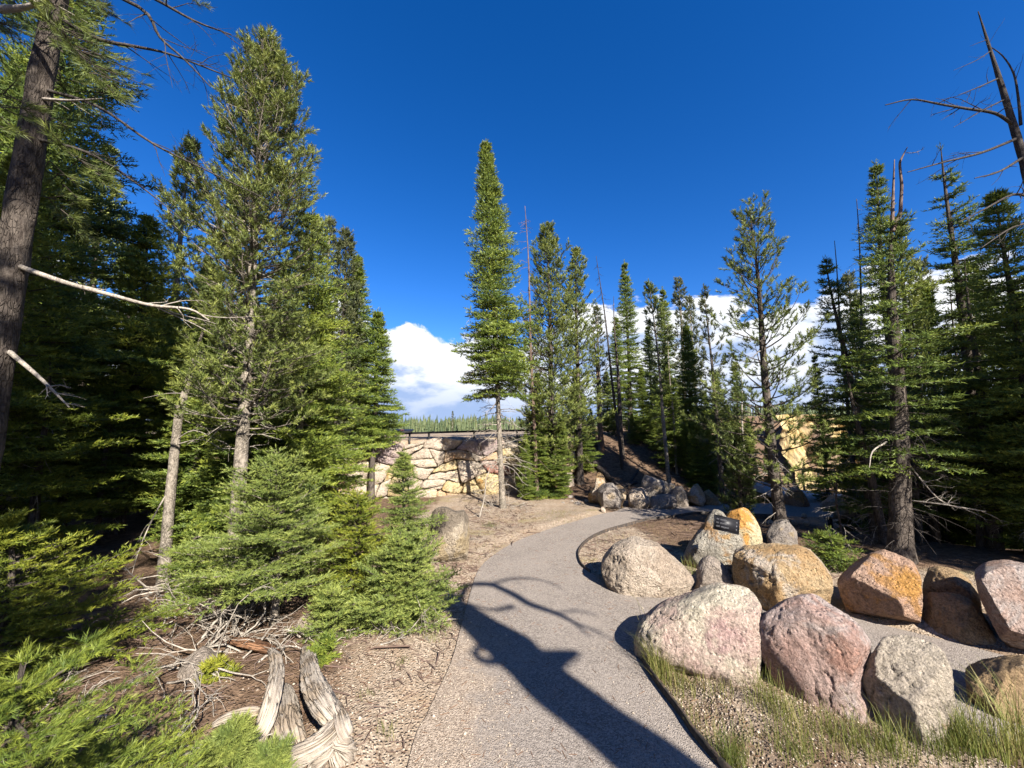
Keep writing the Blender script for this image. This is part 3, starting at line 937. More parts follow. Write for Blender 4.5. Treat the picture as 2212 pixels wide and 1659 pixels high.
for row in range(3):                      # three rows of worn lettering strokes, an arrow at the end of each
    b = Buf()
    z = 0.036 - row * 0.036
    x = -0.098
    for wlen in ((2, 5), (2, 5), (3, 6))[row]:
        for _ in range(wlen):
            for k in range(3):
                dx, dz = (0, 0.009) if k < 2 else (0.0035, 0.0012)
                V, q = box_verts(0.0011 if k < 2 else 0.0035, 0.0009, 0.008 if k < 2 else 0.0011)
                b.add(V + [x + (0.007 if k == 1 else 0) + (0.0035 if k == 2 else 0), -0.0088, z + (Rl.choice([-0.007, 0, 0.007]) if k == 2 else 0)], None, q)
            x += 0.0125
        x += 0.012
    b.build("lettering", M['ink'], sign_panel, False)
    b = Buf()
    V, q = box_verts(0.0012, 0.0009, 0.010)
    b.add(V + [0.096, -0.0088, z], None, q)
    b.add(np.array([(0.089, -0.0092, z + 0.003), (0.103, -0.0092, z + 0.003), (0.096, -0.0092, z + 0.012)]), [(0, 1, 2)])
    b.build("arrow", M['ink'], sign_panel, False)

# ------------------------------------------------------------------ retaining wall of fitted stones
def clip_poly(poly, p, n):
    out = []
    for i in range(len(poly)):
        a, b_ = poly[i], poly[(i + 1) % len(poly)]
        da, db = (a - p) @ n, (b_ - p) @ n
        if da <= 0:
            out.append(a)
        if da * db < 0:
            out.append(a + (b_ - a) * da / (da - db))
    return out


wall = thing("retaining_wall", (0.5, wall_y(0.5), 0), "dry stone retaining wall of large cream yellow and pink blocks below the railing", "wall")
wdir = unit(np.array([1, 0.2, 0]))
wnor = np.array([wdir[1], -wdir[0], 0])           # towards the camera
Rw = np.random.default_rng(21)
U0, U1 = -11.0, 1.15
stone_mats = [RM[k] for k in ('wyellow', 'wcream', 'wcream', 'wpink', 'wcream', 'worange', 'wyellow', 'cream', 'wcream', 'wmauve')]
levels = [-0.3]
while levels[-1] < 1.15:
    levels.append(levels[-1] + Rw.uniform(0.27, 0.42))
nlev = len(levels)


def course(i, u):
    """height of bed joint i at distance u along the wall"""
    if i == 0:
        return -0.3
    trend = 0.027 * u
    if i == nlev - 1:
        return 1.40 + trend + 0.05 * math.sin(u * 2.3) + 0.045 * math.sin(u * 5.1 + 1)
    return levels[i] + trend * i / nlev + 0.085 * math.sin(u * 2.9 + i * 2.1) + 0.06 * math.sin(u * 6.3 + i * 4.7)


cells = []
for i in range(nlev - 1):
    u = U0 + Rw.uniform(0, 0.3)
    s0 = Rw.uniform(-.1, .1)
    while u < U1:
        w = Rw.uniform(0.26, 0.72)
        s1 = Rw.uniform(-.13, .13)
        lo = [u - s0, u + w * .33, u + w * .66, u + w - s1]
        hi = [u + w + s1, u + w * .66, u + w * .33, u + s0]
        poly = [(x, course(i, x)) for x in lo] + [(x, course(i + 1, x)) for x in hi]
        if Rw.random() < 0.22 and w > 0.45:        # a stone split into two thin ones
            f = Rw.uniform(.4, .6)
            ml, mr = [(1 - f) * np.array(poly[0]) + f * np.array(poly[7]), (1 - f) * np.array(poly[3]) + f * np.array(poly[4])]
            cells.append(np.array([*poly[:4], mr, ml]))
            cells.append(np.array([ml, mr, *poly[4:]]))
        else:
            cells.append(np.array(poly))
        u += w
        s0 = s1
for i, poly in enumerate(cells):
    poly = np.array(poly, float)
    poly[:, 0] = np.clip(poly[:, 0], U0, U1)
    if np.ptp(poly[:, 0]) < 0.08 or np.ptp(poly[:, 1]) < 0.06:
        continue
    poly = poly.mean(0) + (poly - poly.mean(0)) * (1 - 0.004 / np.linalg.norm(poly - poly.mean(0), axis=1)[:, None].clip(0.05))
    c = poly.mean(0)
    # resample the outline, round its corners
    seg = np.vstack([poly, poly[:1]])
    ln = np.concatenate([[0], np.cumsum(np.linalg.norm(np.diff(seg, axis=0), axis=1))])
    k = 26
    uu = np.linspace(0, ln[-1], k, endpoint=False)
    O = np.stack([np.interp(uu, ln, seg[:, d]) for d in (0, 1)], 1)
    O = 0.18 * np.roll(O, 1, 0) + 0.64 * O + 0.18 * np.roll(O, -1, 0)
    O += Rw.normal(size=O.shape) * 0.005
    bulge = Rw.uniform(0.05, 0.14)
    tilt = Rw.normal(size=2) * 0.12
    rings = [(1.0, -0.30), (1.0, 0.3), (0.975, 0.62), (0.90, 0.88), (0.62, 1.0), (0.3, 1.03)]
    V = []
    for fr, dp in rings:
        p2 = c + (O - c) * fr
        d_ = np.where(dp < 0, dp, dp * bulge) + ((p2 - c) @ tilt if dp > 0 else 0)
        d_ = d_ + (fbm(np.column_stack([p2 * 5, np.full(k, i * 1.3)]), 3) * 0.05 if dp > 0 else 0)
        V.append(np.column_stack([p2, np.broadcast_to(d_, k)]))
    V.append(np.array([[c[0], c[1], bulge * 1.05]]))
    V = np.vstack(V)
    idx = np.arange(6 * k).reshape(6, k)
    q = np.stack([idx[:-1], np.roll(idx[:-1], -1, 1), np.roll(idx[1:], -1, 1), idx[1:]], -1).reshape(-1, 4)
    t = [(6 * k, idx[5, j], idx[5, (j + 1) % k]) for j in range(k)]
    W = V[:, 0:1] * wdir + V[:, 2:3] * wnor + np.array([0, 0, 1.0]) * V[:, 1:2]
    cc = wdir * c[0] + np.array([0, 0, c[1]])
    mesh("stone", W - cc, t, q, stone_mats[Rw.integers(len(stone_mats))], wall, None, True, loc=cc)
# earth core of the wall
V, q = box_verts((U1 - U0) / 2 - 0.1, 0.10, 0.6)
V = (V[:, 0:1] + (U0 + U1) / 2) * wdir + V[:, 1:2] * wnor - wnor * 0.22 + np.array([0, 0, 1.0]) * (V[:, 2:3] + 0.42)
mesh("core", V, None, q, M['ground'], wall)


def tube_line(name, pts, r, mat, parent, S=6):
    pts = np.asarray(pts, float)
    V, q = tubes(pts[None], np.full((1, len(pts)), r), S)
    return mesh(name, V, None, q, mat, parent, None, True)


def bar(name, a, b_, w, h, mat, parent):
    a, b_ = np.asarray(a, float), np.asarray(b_, float)
    d = unit(b_ - a)
    s = unit(np.cross(d, [0, 0, 1.0])) if abs(d[2]) < 0.9 else np.array([1.0, 0, 0])
    n = np.cross(s, d)
    V = np.array([p + s * x * w / 2 + n * y * h / 2 for p in (a, b_) for x, y in ((-1, -1), (1, -1), (1, 1), (-1, 1))])
    q = [(0, 1, 2, 3), (4, 7, 6, 5), (0, 4, 5, 1), (1, 5, 6, 2), (2, 6, 7, 3), (3, 7, 4, 0)]
    return mesh(name, V, None, q, mat, parent)


def railing(label, px_list, back, group):
    """px_list: (px, py, Y) along the top rail"""
    P = [at(*p) for p in px_list]
    r = thing("railing", (0, 0, 0), label, "railing", group)
    org = np.array([P[0][0], P[0][1], 0])
    r.location = org
    for a, b_ in zip(P[:-1], P[1:]):
        bar("rail", a - org, b_ - org, 0.05, 0.05, M['rail'], r)
    return r, P, org


rl, P, org = railing("black metal railing along the top of the stone wall", [(1240, 928, 10.55), (1050, 931, 10.25), (842, 937, 9.75), (640, 952, 9.2), (420, 966, 8.75), (120, 974, 8.1), (-200, 978, 7.6)], 0, None)
for k in np.linspace(0.03, 0.98, 13):
    f = k * (len(P) - 1)
    i = int(f)
    p = P[i] + (P[i + 1] - P[i]) * (f - i)
    bar("post", [p[0] - org[0], p[1] - org[1], 0.75], [p[0] - org[0], p[1] - org[1], p[2]], 0.045, 0.045, M['rail'], rl)
# interpretive panel lying on the rail
pp = at(868, 931, 9.72)
panel = thing("information_panel", pp, "low dark information panel with an orange mark beside the wall railing", "panel")
V, q = box_verts(0.26, 0.16, 0.012)
mesh("board", V @ np.array(Matrix.Rotation(math.radians(12), 3, 'X')).T, None, q, M['rail'], panel)
V, q = box_verts(0.05, 0.03, 0.004)
mesh("orange_mark", V + [0.02, -0.08, 0.026], None, q, plain('orange_mark', (0.55, 0.16, 0.05)), panel)
for s in (-1, 1):
    bar("leg", [s * 0.2, 0, 0], [s * 0.2, 0, -0.7], 0.04, 0.04, M['rail'], panel)

rl2, P, org = railing("dark railing of the lookout platform above the canyon", [(1600, 1003, 12.0), (1700, 1010, 12.4), (1800, 1021, 12.6), (1950, 1035, 12.8)], 0, None)
for k in np.linspace(0, 0.999, 10):
    f = k * (len(P) - 1)
    i = int(f)
    p = P[i] + (P[i + 1] - P[i]) * (f - i)
    bar("post", [p[0] - org[0], p[1] - org[1], -1.2], [p[0] - org[0], p[1] - org[1], p[2]], 0.04, 0.04, M['rail'], rl2)
for dz in (0.35, 0.7):
    for a, b_ in zip(P[:-1], P[1:]):
        bar("rail", a - org - [0, 0, dz], b_ - org - [0, 0, dz], 0.025, 0.025, M['rail'], rl2)
wk = np.array([at(*p) for p in ((1630, 1036, 11.0), (1690, 1052, 10.6), (1770, 1063, 10.4), (1900, 1075, 10.2), (1910, 1090, 9.7), (1770, 1080, 9.8), (1690, 1068, 10.0), (1625, 1046, 10.3))])
walk = mesh("walkway", np.vstack([wk, wk - [0, 0, .15]]), None, [(i, (i + 1), 7 - (i + 1), 7 - i) for i in range(3)] + [(i + 8, (i + 1) % 8 + 8, (i + 1) % 8, i) for i in range(8)], M['concrete'])
tag(walk, kind="structure")

# ------------------------------------------------------------------ conifers
Zv = np.array([0, 0, 1.0])


def lerp_pts(pts, u):
    K = len(pts) - 1
    f = np.clip(u, 0, 1) * K
    i = np.minimum(f.astype(int), K - 1)
    w = (f - i)[:, None]
    return pts[i] * (1 - w) + pts[i + 1] * w, unit(pts[i + 1] - pts[i])


class Shoots:
    def __init__(self):
        self.p, self.d, self.l, self.c, self.n = [], [], [], [], 0
        self.tw = []          # twigs (2 pts)

    def add(self, p, d, l, c):
        n = len(p)
        if n == 0:
            return
        self.p.append(p)
        self.d.append(unit(d))
        self.l.append(np.broadcast_to(l, (n,)).astype(float))
        self.c.append(np.broadcast_to(c, (n,)).astype(float))
        self.n += n


def spray_fir(S, R, pts, Lb, sp, tint, twigs=False, fill=1.0):
    n = max(3, int(Lb * 0.9 / sp))
    for side in (-1, 1):
        u = np.clip(np.linspace(0.12, 0.98, n) + R.uniform(-.5, .5, n) * 0.8 / n, 0.08, 0.99)
        keep = R.random(n) < fill
        u = u[keep]
        if len(u) == 0:
            continue
        p, d = lerp_pts(pts, u)
        s = unit(np.cross(d, Zv + 0 * d)) * side
        ang = np.radians(R.uniform(45, 65, len(u)))[:, None]
        dl = unit(d * np.cos(ang) + s * np.sin(ang) + Zv * R.normal(0.0, 0.12, len(u))[:, None])
        ll = np.minimum((0.46 * Lb * (1 - u) ** 0.8 + 0.5 * sp) * R.uniform(0.65, 1.2, len(u)), 0.5)
        if twigs:
            S.tw.append((p, p + dl * ll[:, None] * 0.95))
        ct = tint + R.normal(0, 0.08, len(u))
        for j in range(int(ll.max() / sp) + 1):
            mk = ll > j * sp * 0.98
            if not mk.any():
                break
            q, e = p[mk] + dl[mk] * (j * sp), dl[mk]
            q = q - Zv * (0.25 * (j * sp) ** 2)
            tip = (ll[mk] - j * sp < sp * 1.1) * 0.22
            S.add(q, e + Zv * 0.10, sp * 1.25, ct[mk] + tip)
            m2 = ll[mk] - j * sp > sp * 0.4
            if m2.any():
                nr = unit(np.cross(np.broadcast_to(Zv, e.shape), e))
                for s2 in (-1, 1):
                    S.add(q[m2] + e[m2] * sp * 0.45, e[m2] * 0.66 + s2 * nr[m2] * 0.75 + Zv * R.normal(0.1, 0.12, m2.sum())[:, None], sp * R.uniform(.75, 1.1, m2.sum()), ct[mk][m2] + 0.1)
    k = max(2, int(Lb * 0.8 / sp))
    u = np.linspace(0.2, 1.0, k)
    p, d = lerp_pts(pts, u)
    S.add(p, d + Zv * 0.1, sp * 1.2, tint + 0.08)


def spray_pine(S, R, pts, Lb, sp, tint, fill=1.0, twigs=True, inner=0.35):
    n = max(3, int(Lb * (1 - inner) / (sp * 0.62)))
    u = np.clip(np.linspace(inner, 1.0, n) + R.uniform(-.5, .5, n) / n, 0.15, 1.0)
    u = u[R.random(n) < fill]
    if len(u) == 0:
        u = np.array([1.0])
    for side in (-1, 1):
        p, d = lerp_pts(pts, u)
        s = unit(np.cross(d, Zv + 0 * d)) * side
        ang = np.radians(R.uniform(25, 75, len(u)))[:, None]
        dl = unit(d * np.cos(ang) + s * np.sin(ang) + Zv * R.uniform(-0.15, 0.75, len(u))[:, None])
        ll = np.minimum((0.34 * Lb * (1 - u) + sp * 0.7) * R.uniform(0.5, 1.35, len(u)), 0.45)
        q = p + dl * ll[:, None]
        ct = tint + R.normal(0, 0.14, len(u))
        if twigs:
            S.tw.append((p, q))
        S.add(q - dl * sp * 0.35, unit(dl + Zv * 0.18), sp * 0.62, ct + 0.12)
        lng = ll > sp * 1.2
        if lng.any():
            S.add(p[lng] + dl[lng] * ll[lng][:, None] * 0.5, unit(dl[lng] + R.normal(0, 0.5, (lng.sum(), 3)) + Zv * 0.2), sp * 0.6, ct[lng])
    p, d = lerp_pts(pts, np.array([0.9, 1.0, 1.0]))
    S.add(p, d + R.normal(0, 0.35, (3, 3)) + Zv * 0.2, sp * 0.7, tint + 0.15)


def needles(S, R, n, nl, nw, ang, t0=0.0, up=0.2, curl=0.0):
    p, d, l, c = (np.concatenate(x) for x in (S.p, S.d, S.l, S.c))
    m = len(p)
    ref = np.where(np.abs(d[:, 2:3]) > 0.9, [[1.0, 0, 0]], [[0, 0, 1.0]])
    a = unit(np.cross(d, ref))
    b = np.cross(d, a)
    t = t0 + (1 - t0) * (np.arange(n)[None] + R.random((m, n))) / n
    ph = R.random((m, n)) * 2 * np.pi
    rad = np.cos(ph)[..., None] * a[:, None] + np.sin(ph)[..., None] * b[:, None]
    an = np.radians(ang + R.normal(0, 10, (m, n)))[..., None] * (1.15 - 0.5 * t[..., None])
    nd = unit(np.cos(an) * d[:, None] + np.sin(an) * rad + up * Zv)
    bs = p[:, None] + d[:, None] * (l[:, None] * t)[..., None]
    ln = nl * R.uniform(0.75, 1.2, (m, n))[..., None]
    w = unit(np.cross(nd, rad + 0.3 * R.normal(size=rad.shape))) * nw * 0.5
    mid = bs + nd * ln * 0.35
    tip = bs + nd * ln
    V = np.stack([mid - w, mid + w, tip, bs], 2)      # kite: two triangles
    V = V.reshape(-1, 3)
    i = np.arange(m * n) * 4
    if n <= 40:
        V = np.stack([bs - w, bs + w, tip], 2).reshape(-1, 3)
        i = np.arange(m * n) * 3
        T = np.stack([i, i + 1, i + 2], 1)
        q = None
        k = 3
    else:
        T = None
        q = np.stack([i + 3, i, i + 2, i + 1], 1)
        k = 4
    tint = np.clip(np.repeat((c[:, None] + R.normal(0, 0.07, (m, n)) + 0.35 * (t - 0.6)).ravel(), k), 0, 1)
    return V, T, q, tint


def dead_limb(R, p0, d0, Ln, r0, out, depth=2, droop=0.15, wob=0.22, sub=4):
    K = 6
    pts = [np.array(p0, float)]
    d = unit(np.array(d0, float))
    for k in range(K - 1):
        d = unit(d + R.normal(0, wob, 3) * 0.6 + np.array([0, 0, -droop * 0.3]))
        pts.append(pts[-1] + d * Ln / (K - 1))
    pts = np.array(pts)
    rr = r0 * np.linspace(1, 0.25, K)
    out.append((pts, rr))
    if depth > 0:
        for _ in range(sub):
            u = R.uniform(0.2, 0.95)
            p, dd = lerp_pts(pts, np.array([u]))
            nd = unit(dd[0] + R.normal(0, 0.75, 3))
            dead_limb(R, p[0], nd, Ln * R.uniform(0.25, 0.55) * (1.15 - u * 0.5), r0 * 0.5 * (1 - 0.5 * u), out, depth - 1, droop, wob, max(2, sub - 1))


def limbs_to(buf, limbs, S, m):
    if not limbs:
        return
    P = np.stack([a for a, _ in limbs])
    R_ = np.stack([b for _, b in limbs])
    V, q = tubes(P, R_, S)
    buf.add(V, None, q, m)


def conifer(name, label, kind, base, h, r, cb=0.12, seed=0, sp=0.1, dz=0.17, per=(4, 7), lean=(0, 0), mat='fir', bark='bark', tr=None,
            nn=9, nl=0.03, nw=0.006, fill=1.0, dead=0, deadr=0.6, tint=0.42, prof=None, twig_tubes=False, deadw=0.007, group=None, cat=None, flag=None, wob=0.03, dead_mat='dead', droop=0, sides=12, zs=None):
    R = np.random.default_rng(seed)
    tr = tr or (0.011 * h + 0.02)
    root = thing(name, base, label, cat or ("fir tree" if kind == 'fir' else "pine tree"), group)
    w1, w2 = R.uniform(0, 6, 2)

    def ax(z):
        u = z / h
        return np.array([lean[0] * u + wob * math.sin(u * 7 + w1) * u, lean[1] * u + wob * math.sin(u * 6 + w2) * u, z])
    zz = np.concatenate([[-0.15], np.linspace(0, h, 22)])
    AX = np.array([ax(z) for z in zz])
    rad = tr * (1 - np.clip(zz / h, 0, 1)) ** 0.85 + 0.004
    rad[:3] *= (1.5, 1.3, 1.08)
    b = Buf()
    V, t, q, gr = grooved(AX, rad, sides if sp < 0.13 else 9, 0.10, 2.2, seed, along=2.5, kmax=90 if sp < 0.13 else 45)
    b.add(V, t, q, 0, gr)
    S = Shoots()
    limbs = []
    z = cb * h
    a0 = R.uniform(0, 6.28)
    while z < h * 0.985:
        u = (z - cb * h) / (h * (1 - cb))
        if prof is not None:
            pr = np.interp(u, prof[0], prof[1])
        elif kind == 'fir':
            pr = (1 - u) ** 0.85 * min(1, 0.65 + 2.2 * u)
        else:
            pr = (1 - u) ** 0.6 * min(1, 0.5 + 1.6 * u)
        nb = R.integers(*per)
        nb = max(3, int(round(nb * (1 - 0.35 * u))))
        for k in range(nb):
            az = a0 + k * 6.283 / nb + R.normal(0, 0.3)
            Lb = max(0.035, r * pr * R.uniform(0.62, 1.18))
            spe = sp * min(1.0, 0.5 + 1.9 * (1 - u))
            irr = float(perlin(np.array([[math.cos(az) * 1.1 + seed, math.sin(az) * 1.1, z * 0.9]]))[0])
            Lb *= min(1.35, max(0.5, 1 + 0.95 * irr))
            if R.random() < 0.05:
                continue
            if flag is not None:
                Lb *= 0.35 + 0.9 * max(0, math.cos(az - flag)) ** 0.8
                if Lb < 0.1:
                    continue
            if kind == 'fir':
                e0 = math.radians(-14 + 40 * u ** 1.5 + R.normal(0, 7) - droop)
                e1 = e0 + math.radians(R.uniform(6, 24))
            else:
                e0 = math.radians(2 + 38 * u + R.normal(0, 9) - droop)
                e1 = e0 + math.radians(R.uniform(18, 48))
            K = 7
            pts = [ax(z + R.uniform(-.4, .4) * dz)]
            aa = az
            for j in range(K - 1):
                e = e0 + (e1 - e0) * j / (K - 2)
                aa += R.normal(0, 0.09)
                pts.append(pts[-1] + Lb / (K - 1) * np.array([math.cos(aa) * math.cos(e), math.sin(aa) * math.cos(e), math.sin(e)]))
            pts = np.array(pts)
            limbs.append((pts, np.linspace(0.005 + 0.011 * Lb, 0.0022, K)))
            tt = tint + R.normal(0, 0.10)
            if kind == 'fir':
                spray_fir(S, R, pts, Lb, spe, tt, twig_tubes, fill)
            else:
                spray_pine(S, R, pts, Lb, sp, tt, fill)
        a0 += 0.7
        z += dz * (1 - 0.4 * u) * R.uniform(0.8, 1.2)
    # leader
    S.add(np.array([ax(h * 0.985)] * 3), np.array([[0, 0, 1], [.35, 0, 1], [-.2, .3, 1]], float), sp * 1.2, tint + 0.2)
    limbs_to(b, limbs, 4 if sp < 0.11 else 3, 0)
    dl = []
    for k in range(dead):
        zd = R.uniform(0.06, max(cb + 0.1, 0.16)) * h if R.random() < 0.8 else R.uniform(0.05, 0.6) * h
        az = R.uniform(0, 6.283)
        dead_limb(R, ax(zd), (math.cos(az), math.sin(az), R.uniform(-0.4, 0.2)), r * deadr * R.uniform(0.5, 1.2), deadw, dl, 1, 0.35, 0.25, 5)
    limbs_to(b, dl, 3, 1)
    if S.tw and sp < 0.14:
        a = np.concatenate([x for x, _ in S.tw])
        c = np.concatenate([y for _, y in S.tw])
        V, q = tubes(np.stack([a, c], 1), np.tile([[0.003, 0.0016]], (len(a), 1)), 3)
        b.add(V, None, q, 0)
    b.build("trunk", [M[bark], M[dead_mat]], root, True)
    V, T, q, ti = needles(S, R, nn, nl, nw, 52 if kind == 'fir' else 60, 0.0, 0.22 if kind == 'fir' else 0.12)
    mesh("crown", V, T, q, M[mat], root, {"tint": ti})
    root["tris"] = int(len(V))
    return root


TREES = []


def place(px_top, py_top, Y, base=None):
    """world base and height of a tree from its top pixel at distance Y; base pixel column gives the lean"""
    tp = at(px_top, py_top, Y)
    bx = tp[0] if base is None else at(base[0], base[1], Y)[0]
    z0 = float(hgt(bx, Y))
    return (bx, Y, z0 - 0.02), tp[2] - z0, (tp[0] - bx, 0.0)


def tree(name, label, kind, px, py, Y, r, base=None, **kw):
    b, h, ln = place(px, py, Y, base)
    kw.setdefault('lean', ln)
    o = conifer(name, label, kind, b, h, r, **kw)
    return o

PINE = dict(nl=0.044, nw=0.0080, nn=30, sp=0.135, mat='pine')                 # near
PINE2 = dict(nl=0.056, nw=0.015, nn=20, sp=0.15, mat='pine')                 # middle distance
FIR1 = dict(nn=9, nl=0.046, nw=0.013, sp=0.102)
FIR2 = dict(nn=8, nl=0.060, nw=0.019, sp=0.125)

# -- trees beside the stump and the wall
tree("pine_tree", "tall full crowned pine with pale trunk rising behind the bushy sapling", 'pine', 580, 98, 4.0, 0.80, base=(500, 1290), seed=101, cb=0.28, dz=0.095, per=(6, 9), bark='bark_pale', tr=0.07, dead=16, **PINE,
     prof=([0, .2, .5, .8, 1], [.75, .95, 0.95, .58, .16]), tint=0.52)
tree("fir_tree", "bright green fir with pale trunk behind the bushy sapling beside the wall", 'fir', 672, 450, 5.3, 1.15, base=(640, 1080), seed=102, cb=0.14, dz=0.13, per=(6, 9), bark='bark_pale', tr=0.07, **FIR1, tint=0.56, dead=10, mat='fir')
tree("fir_tree", "dark fir behind the thick dark pine trunk", 'fir', 175, -190, 5.2, 1.75, seed=103, cb=0.12, dz=0.21, per=(5, 8), **dict(FIR1, sp=0.15, nl=0.064, nw=0.019), tint=0.38, dead=12)
tree("fir_tree", "drooping dark fir with yellow tips next to the thick dark pine trunk", 'fir', 60, 330, 3.9, 1.25, seed=104, cb=0.10, dz=0.15, per=(5, 8), **FIR1, tint=0.42, dead=16, mat='fir_yellow')
tree("fir_tree", "mid sized fir with yellowish tips behind the leaning dead stem", 'fir', 330, 470, 6.2, 1.25, seed=105, cb=0.12, dz=0.15, per=(5, 8), **dict(FIR1, sp=0.12, nl=0.054, nw=0.016), tint=0.5, mat='fir_yellow', dead=8)
tree("pine_tree", "pine with long bare stem rising behind the yellow tipped fir", 'pine', 415, 300, 8.2, 0.95, seed=106, cb=0.35, bark='bark_pale', dz=0.16, **PINE2, per=(4, 7), dead=14, tint=0.42)
tree("pine_tree", "grey topped pine behind the bright green fir", 'pine', 750, 497, 8.6, 0.85, seed=107, cb=0.2, dz=0.16, **dict(PINE2, mat='pine_grey'), per=(5, 8), dead=8)
tree("fir_tree", "slender dark fir beside the wall end with low sweeping boughs", 'fir', 818, 672, 8.9, 0.72, seed=108, cb=0.30, dz=0.14, per=(6, 9), **FIR2, tint=0.4)
tree("fir_tree", "narrow fir between the grey topped pine and the wall end fir", 'fir', 775, 553, 9.3, 0.80, seed=109, cb=0.26, dz=0.15, per=(6, 9), **FIR2, tint=0.42)

# -- saplings and bushes round the stump
BUSH = dict(kind='fir', nn=16, nl=0.027, nw=0.0062, twig_tubes=True)
def bush(label, px, py, Y, r, **kw):
    b, h, ln = place(px, py, Y)
    d = dict(BUSH)
    d.update(kw)
    k = d.pop('kind')
    return conifer("fir_sapling", label, k, b, h, r, cat="fir sapling", **d)
bush("bushy blue green fir sapling growing behind the weathered stump", 615, 1000, 3.45, 0.60, seed=120, cb=0.24, sp=0.075, dz=0.085, per=(7, 10), mat='fir_blue', tr=0.032, bark='bark_pale', tint=0.5, prof=([0, .15, .5, .8, .95, 1], [0.8, 1, .85, .55, .22, .10]), droop=-14)
bush("yellow green fir sapling between the bushy one and the slim one", 770, 1072, 3.9, 0.44, seed=121, cb=0.10, sp=0.075, dz=0.09, per=(6, 9), mat='fir_yellow', tint=0.5, prof=([0, .15, .5, .8, 1], [0.9, 1, .85, .55, .2]), droop=-12)
bush("slim young fir with a bare lower stem beside the dark stained boulder", 876, 978, 4.5, 0.34, seed=122, cb=0.30, sp=0.075, dz=0.09, per=(6, 9), mat='fir_blue', tr=0.03, bark='bark_pale', tint=0.48, dead=12, deadr=0.7)
bush("low spreading fir bush at the path edge in the tree shadow", 872, 1185, 3.45, 0.46, seed=123, cb=0.10, sp=0.07, dz=0.075, per=(8, 11), mat='fir_blue', tint=0.5, dead=22, deadr=0.9, prof=([0, .2, .6, 1], [0.9, 1, .85, .4]), droop=-14)
bush("small fir bush between two saplings near the path", 725, 1285, 3.3, 0.24, seed=124, cb=0.08, sp=0.07, dz=0.08, per=(6, 9), mat='fir_blue', tint=0.5, prof=([0, .2, .6, 1], [0.9, 1, .8, .35]), dead=10, droop=-14)
bush("dim fir sapling standing among the dead twigs", 425, 1130, 3.9, 0.26, seed=125, cb=0.25, sp=0.075, dz=0.09, per=(5, 8), mat='fir', tint=0.45, dead=10)
bush("yellowed seedling fir beside the half buried rock", 470, 1425, 2.75, 0.13, seed=126, cb=0.1, sp=0.05, dz=0.05, per=(5, 7), mat='fir_yellow', tint=0.78, tr=0.012)
bush("tiny dark fir seedling at the edge of the gravel", 705, 1378, 2.95, 0.11, seed=127, cb=0.1, sp=0.05, dz=0.05, per=(5, 7), mat='fir', tint=0.45, tr=0.01)
# near boughs
NEAR = dict(nn=40, nl=0.026, nw=0.0027)
bush("wide fir sapling with bright feathery boughs beside the stump", 50, 1420, 1.5, 0.56, seed=130, cb=0.12, sp=0.066, dz=0.12, per=(6, 9), mat='fir', tint=0.62, tr=0.03, prof=([0, .15, .5, .8, 1], [0.9, 1, .8, .5, .2]), **NEAR)
bush("dark fir sapling with yellow lit boughs under the thick dark pine", 30, 1120, 2.5, 0.80, seed=131, cb=0.12, sp=0.07, dz=0.10, per=(6, 9), mat='fir_yellow', tint=0.5, tr=0.035, dead=12)
bush("bluish fir seedling overlapping the foot of the stump", 500, 1560, 1.9, 0.17, seed=132, cb=0.05, sp=0.055, dz=0.05, per=(5, 8), mat='fir_blue', tint=0.55, tr=0.012, **NEAR)
bush("feathery seedling fir between the wide sapling and the stump", 585, 1618, 1.8, 0.11, seed=133, cb=0.05, sp=0.055, dz=0.05, per=(5, 8), mat='fir_blue', tint=0.52, tr=0.012, **NEAR)

# -- the grove beyond the wall end
tree("fir_tree", "tall narrow spire fir standing in front of the stone wall", 'fir', 1052, 303, 8.1, 0.86, base=(1086, 1098), seed=140, cb=0.30, dz=0.13, per=(5, 8), **FIR2, tint=0.46, dead=110, deadr=0.75, deadw=0.010, tr=0.055, bark='bark_pale',
     prof=([0, .12, .3, .5, .65, .85, 1], [.95, 1, .75, .50, .36, .20, .03]))
tree("pine_tree", "dense yellow green pine with several stems next to the spire fir", 'pine', 1185, 497, 9.6, 1.05, seed=141, cb=0.12, dz=0.15, **PINE2, per=(6, 9), dead=14, tint=0.55, prof=([0, .15, .5, .8, 1], [.8, 1, .85, .55, .2]))
tree("pine_tree", "bushy topped pine leaning over the fallen log", 'pine', 1243, 540, 10.3, 0.85, seed=142, cb=0.22, dz=0.17, **PINE2, per=(5, 8), dead=10, tint=0.55)
tree("pine_tree", "big dark pine standing behind the sign boulder", 'pine', 1618, 458, 5.9, 0.86, base=(1690, 1182), seed=143, cb=0.16, dz=0.17, **dict(PINE2, nl=0.052, nw=0.010, nn=26, sp=0.14), per=(4, 6), dead=26, tint=0.42, tr=0.08, prof=([0, .2, .45, .75, 1], [.9, 1.0, .95, .62, .25]), fill=0.85)
tree("pine_tree", "thin sparse pine between the grove and the big dark pine", 'pine', 1523, 628, 9.0, 0.55, base=(1560, 1040), seed=144, cb=0.22, dz=0.24, **dict(PINE2, mat='pine_grey'), per=(3, 5), dead=16, fill=0.7, tr=0.055)
tree("pine_tree", "slim pine with a long pale bare trunk above the bench block", 'pine', 1405, 612, 10.0, 0.55, base=(1446, 1040), seed=145, cb=0.45, dz=0.2, **PINE2, per=(3, 6), bark='bark_pale', dead=14, tr=0.05)
tree("fir_tree", "dark fir with layered boughs behind the ochre boulder", 'fir', 1788, 556, 6.3, 0.88, base=(1900, 1200), seed=146, cb=0.14, dz=0.2, per=(4, 7), **dict(FIR2, sp=0.1, nl=0.05, nw=0.014), tint=0.34, dead=24, fill=0.9)
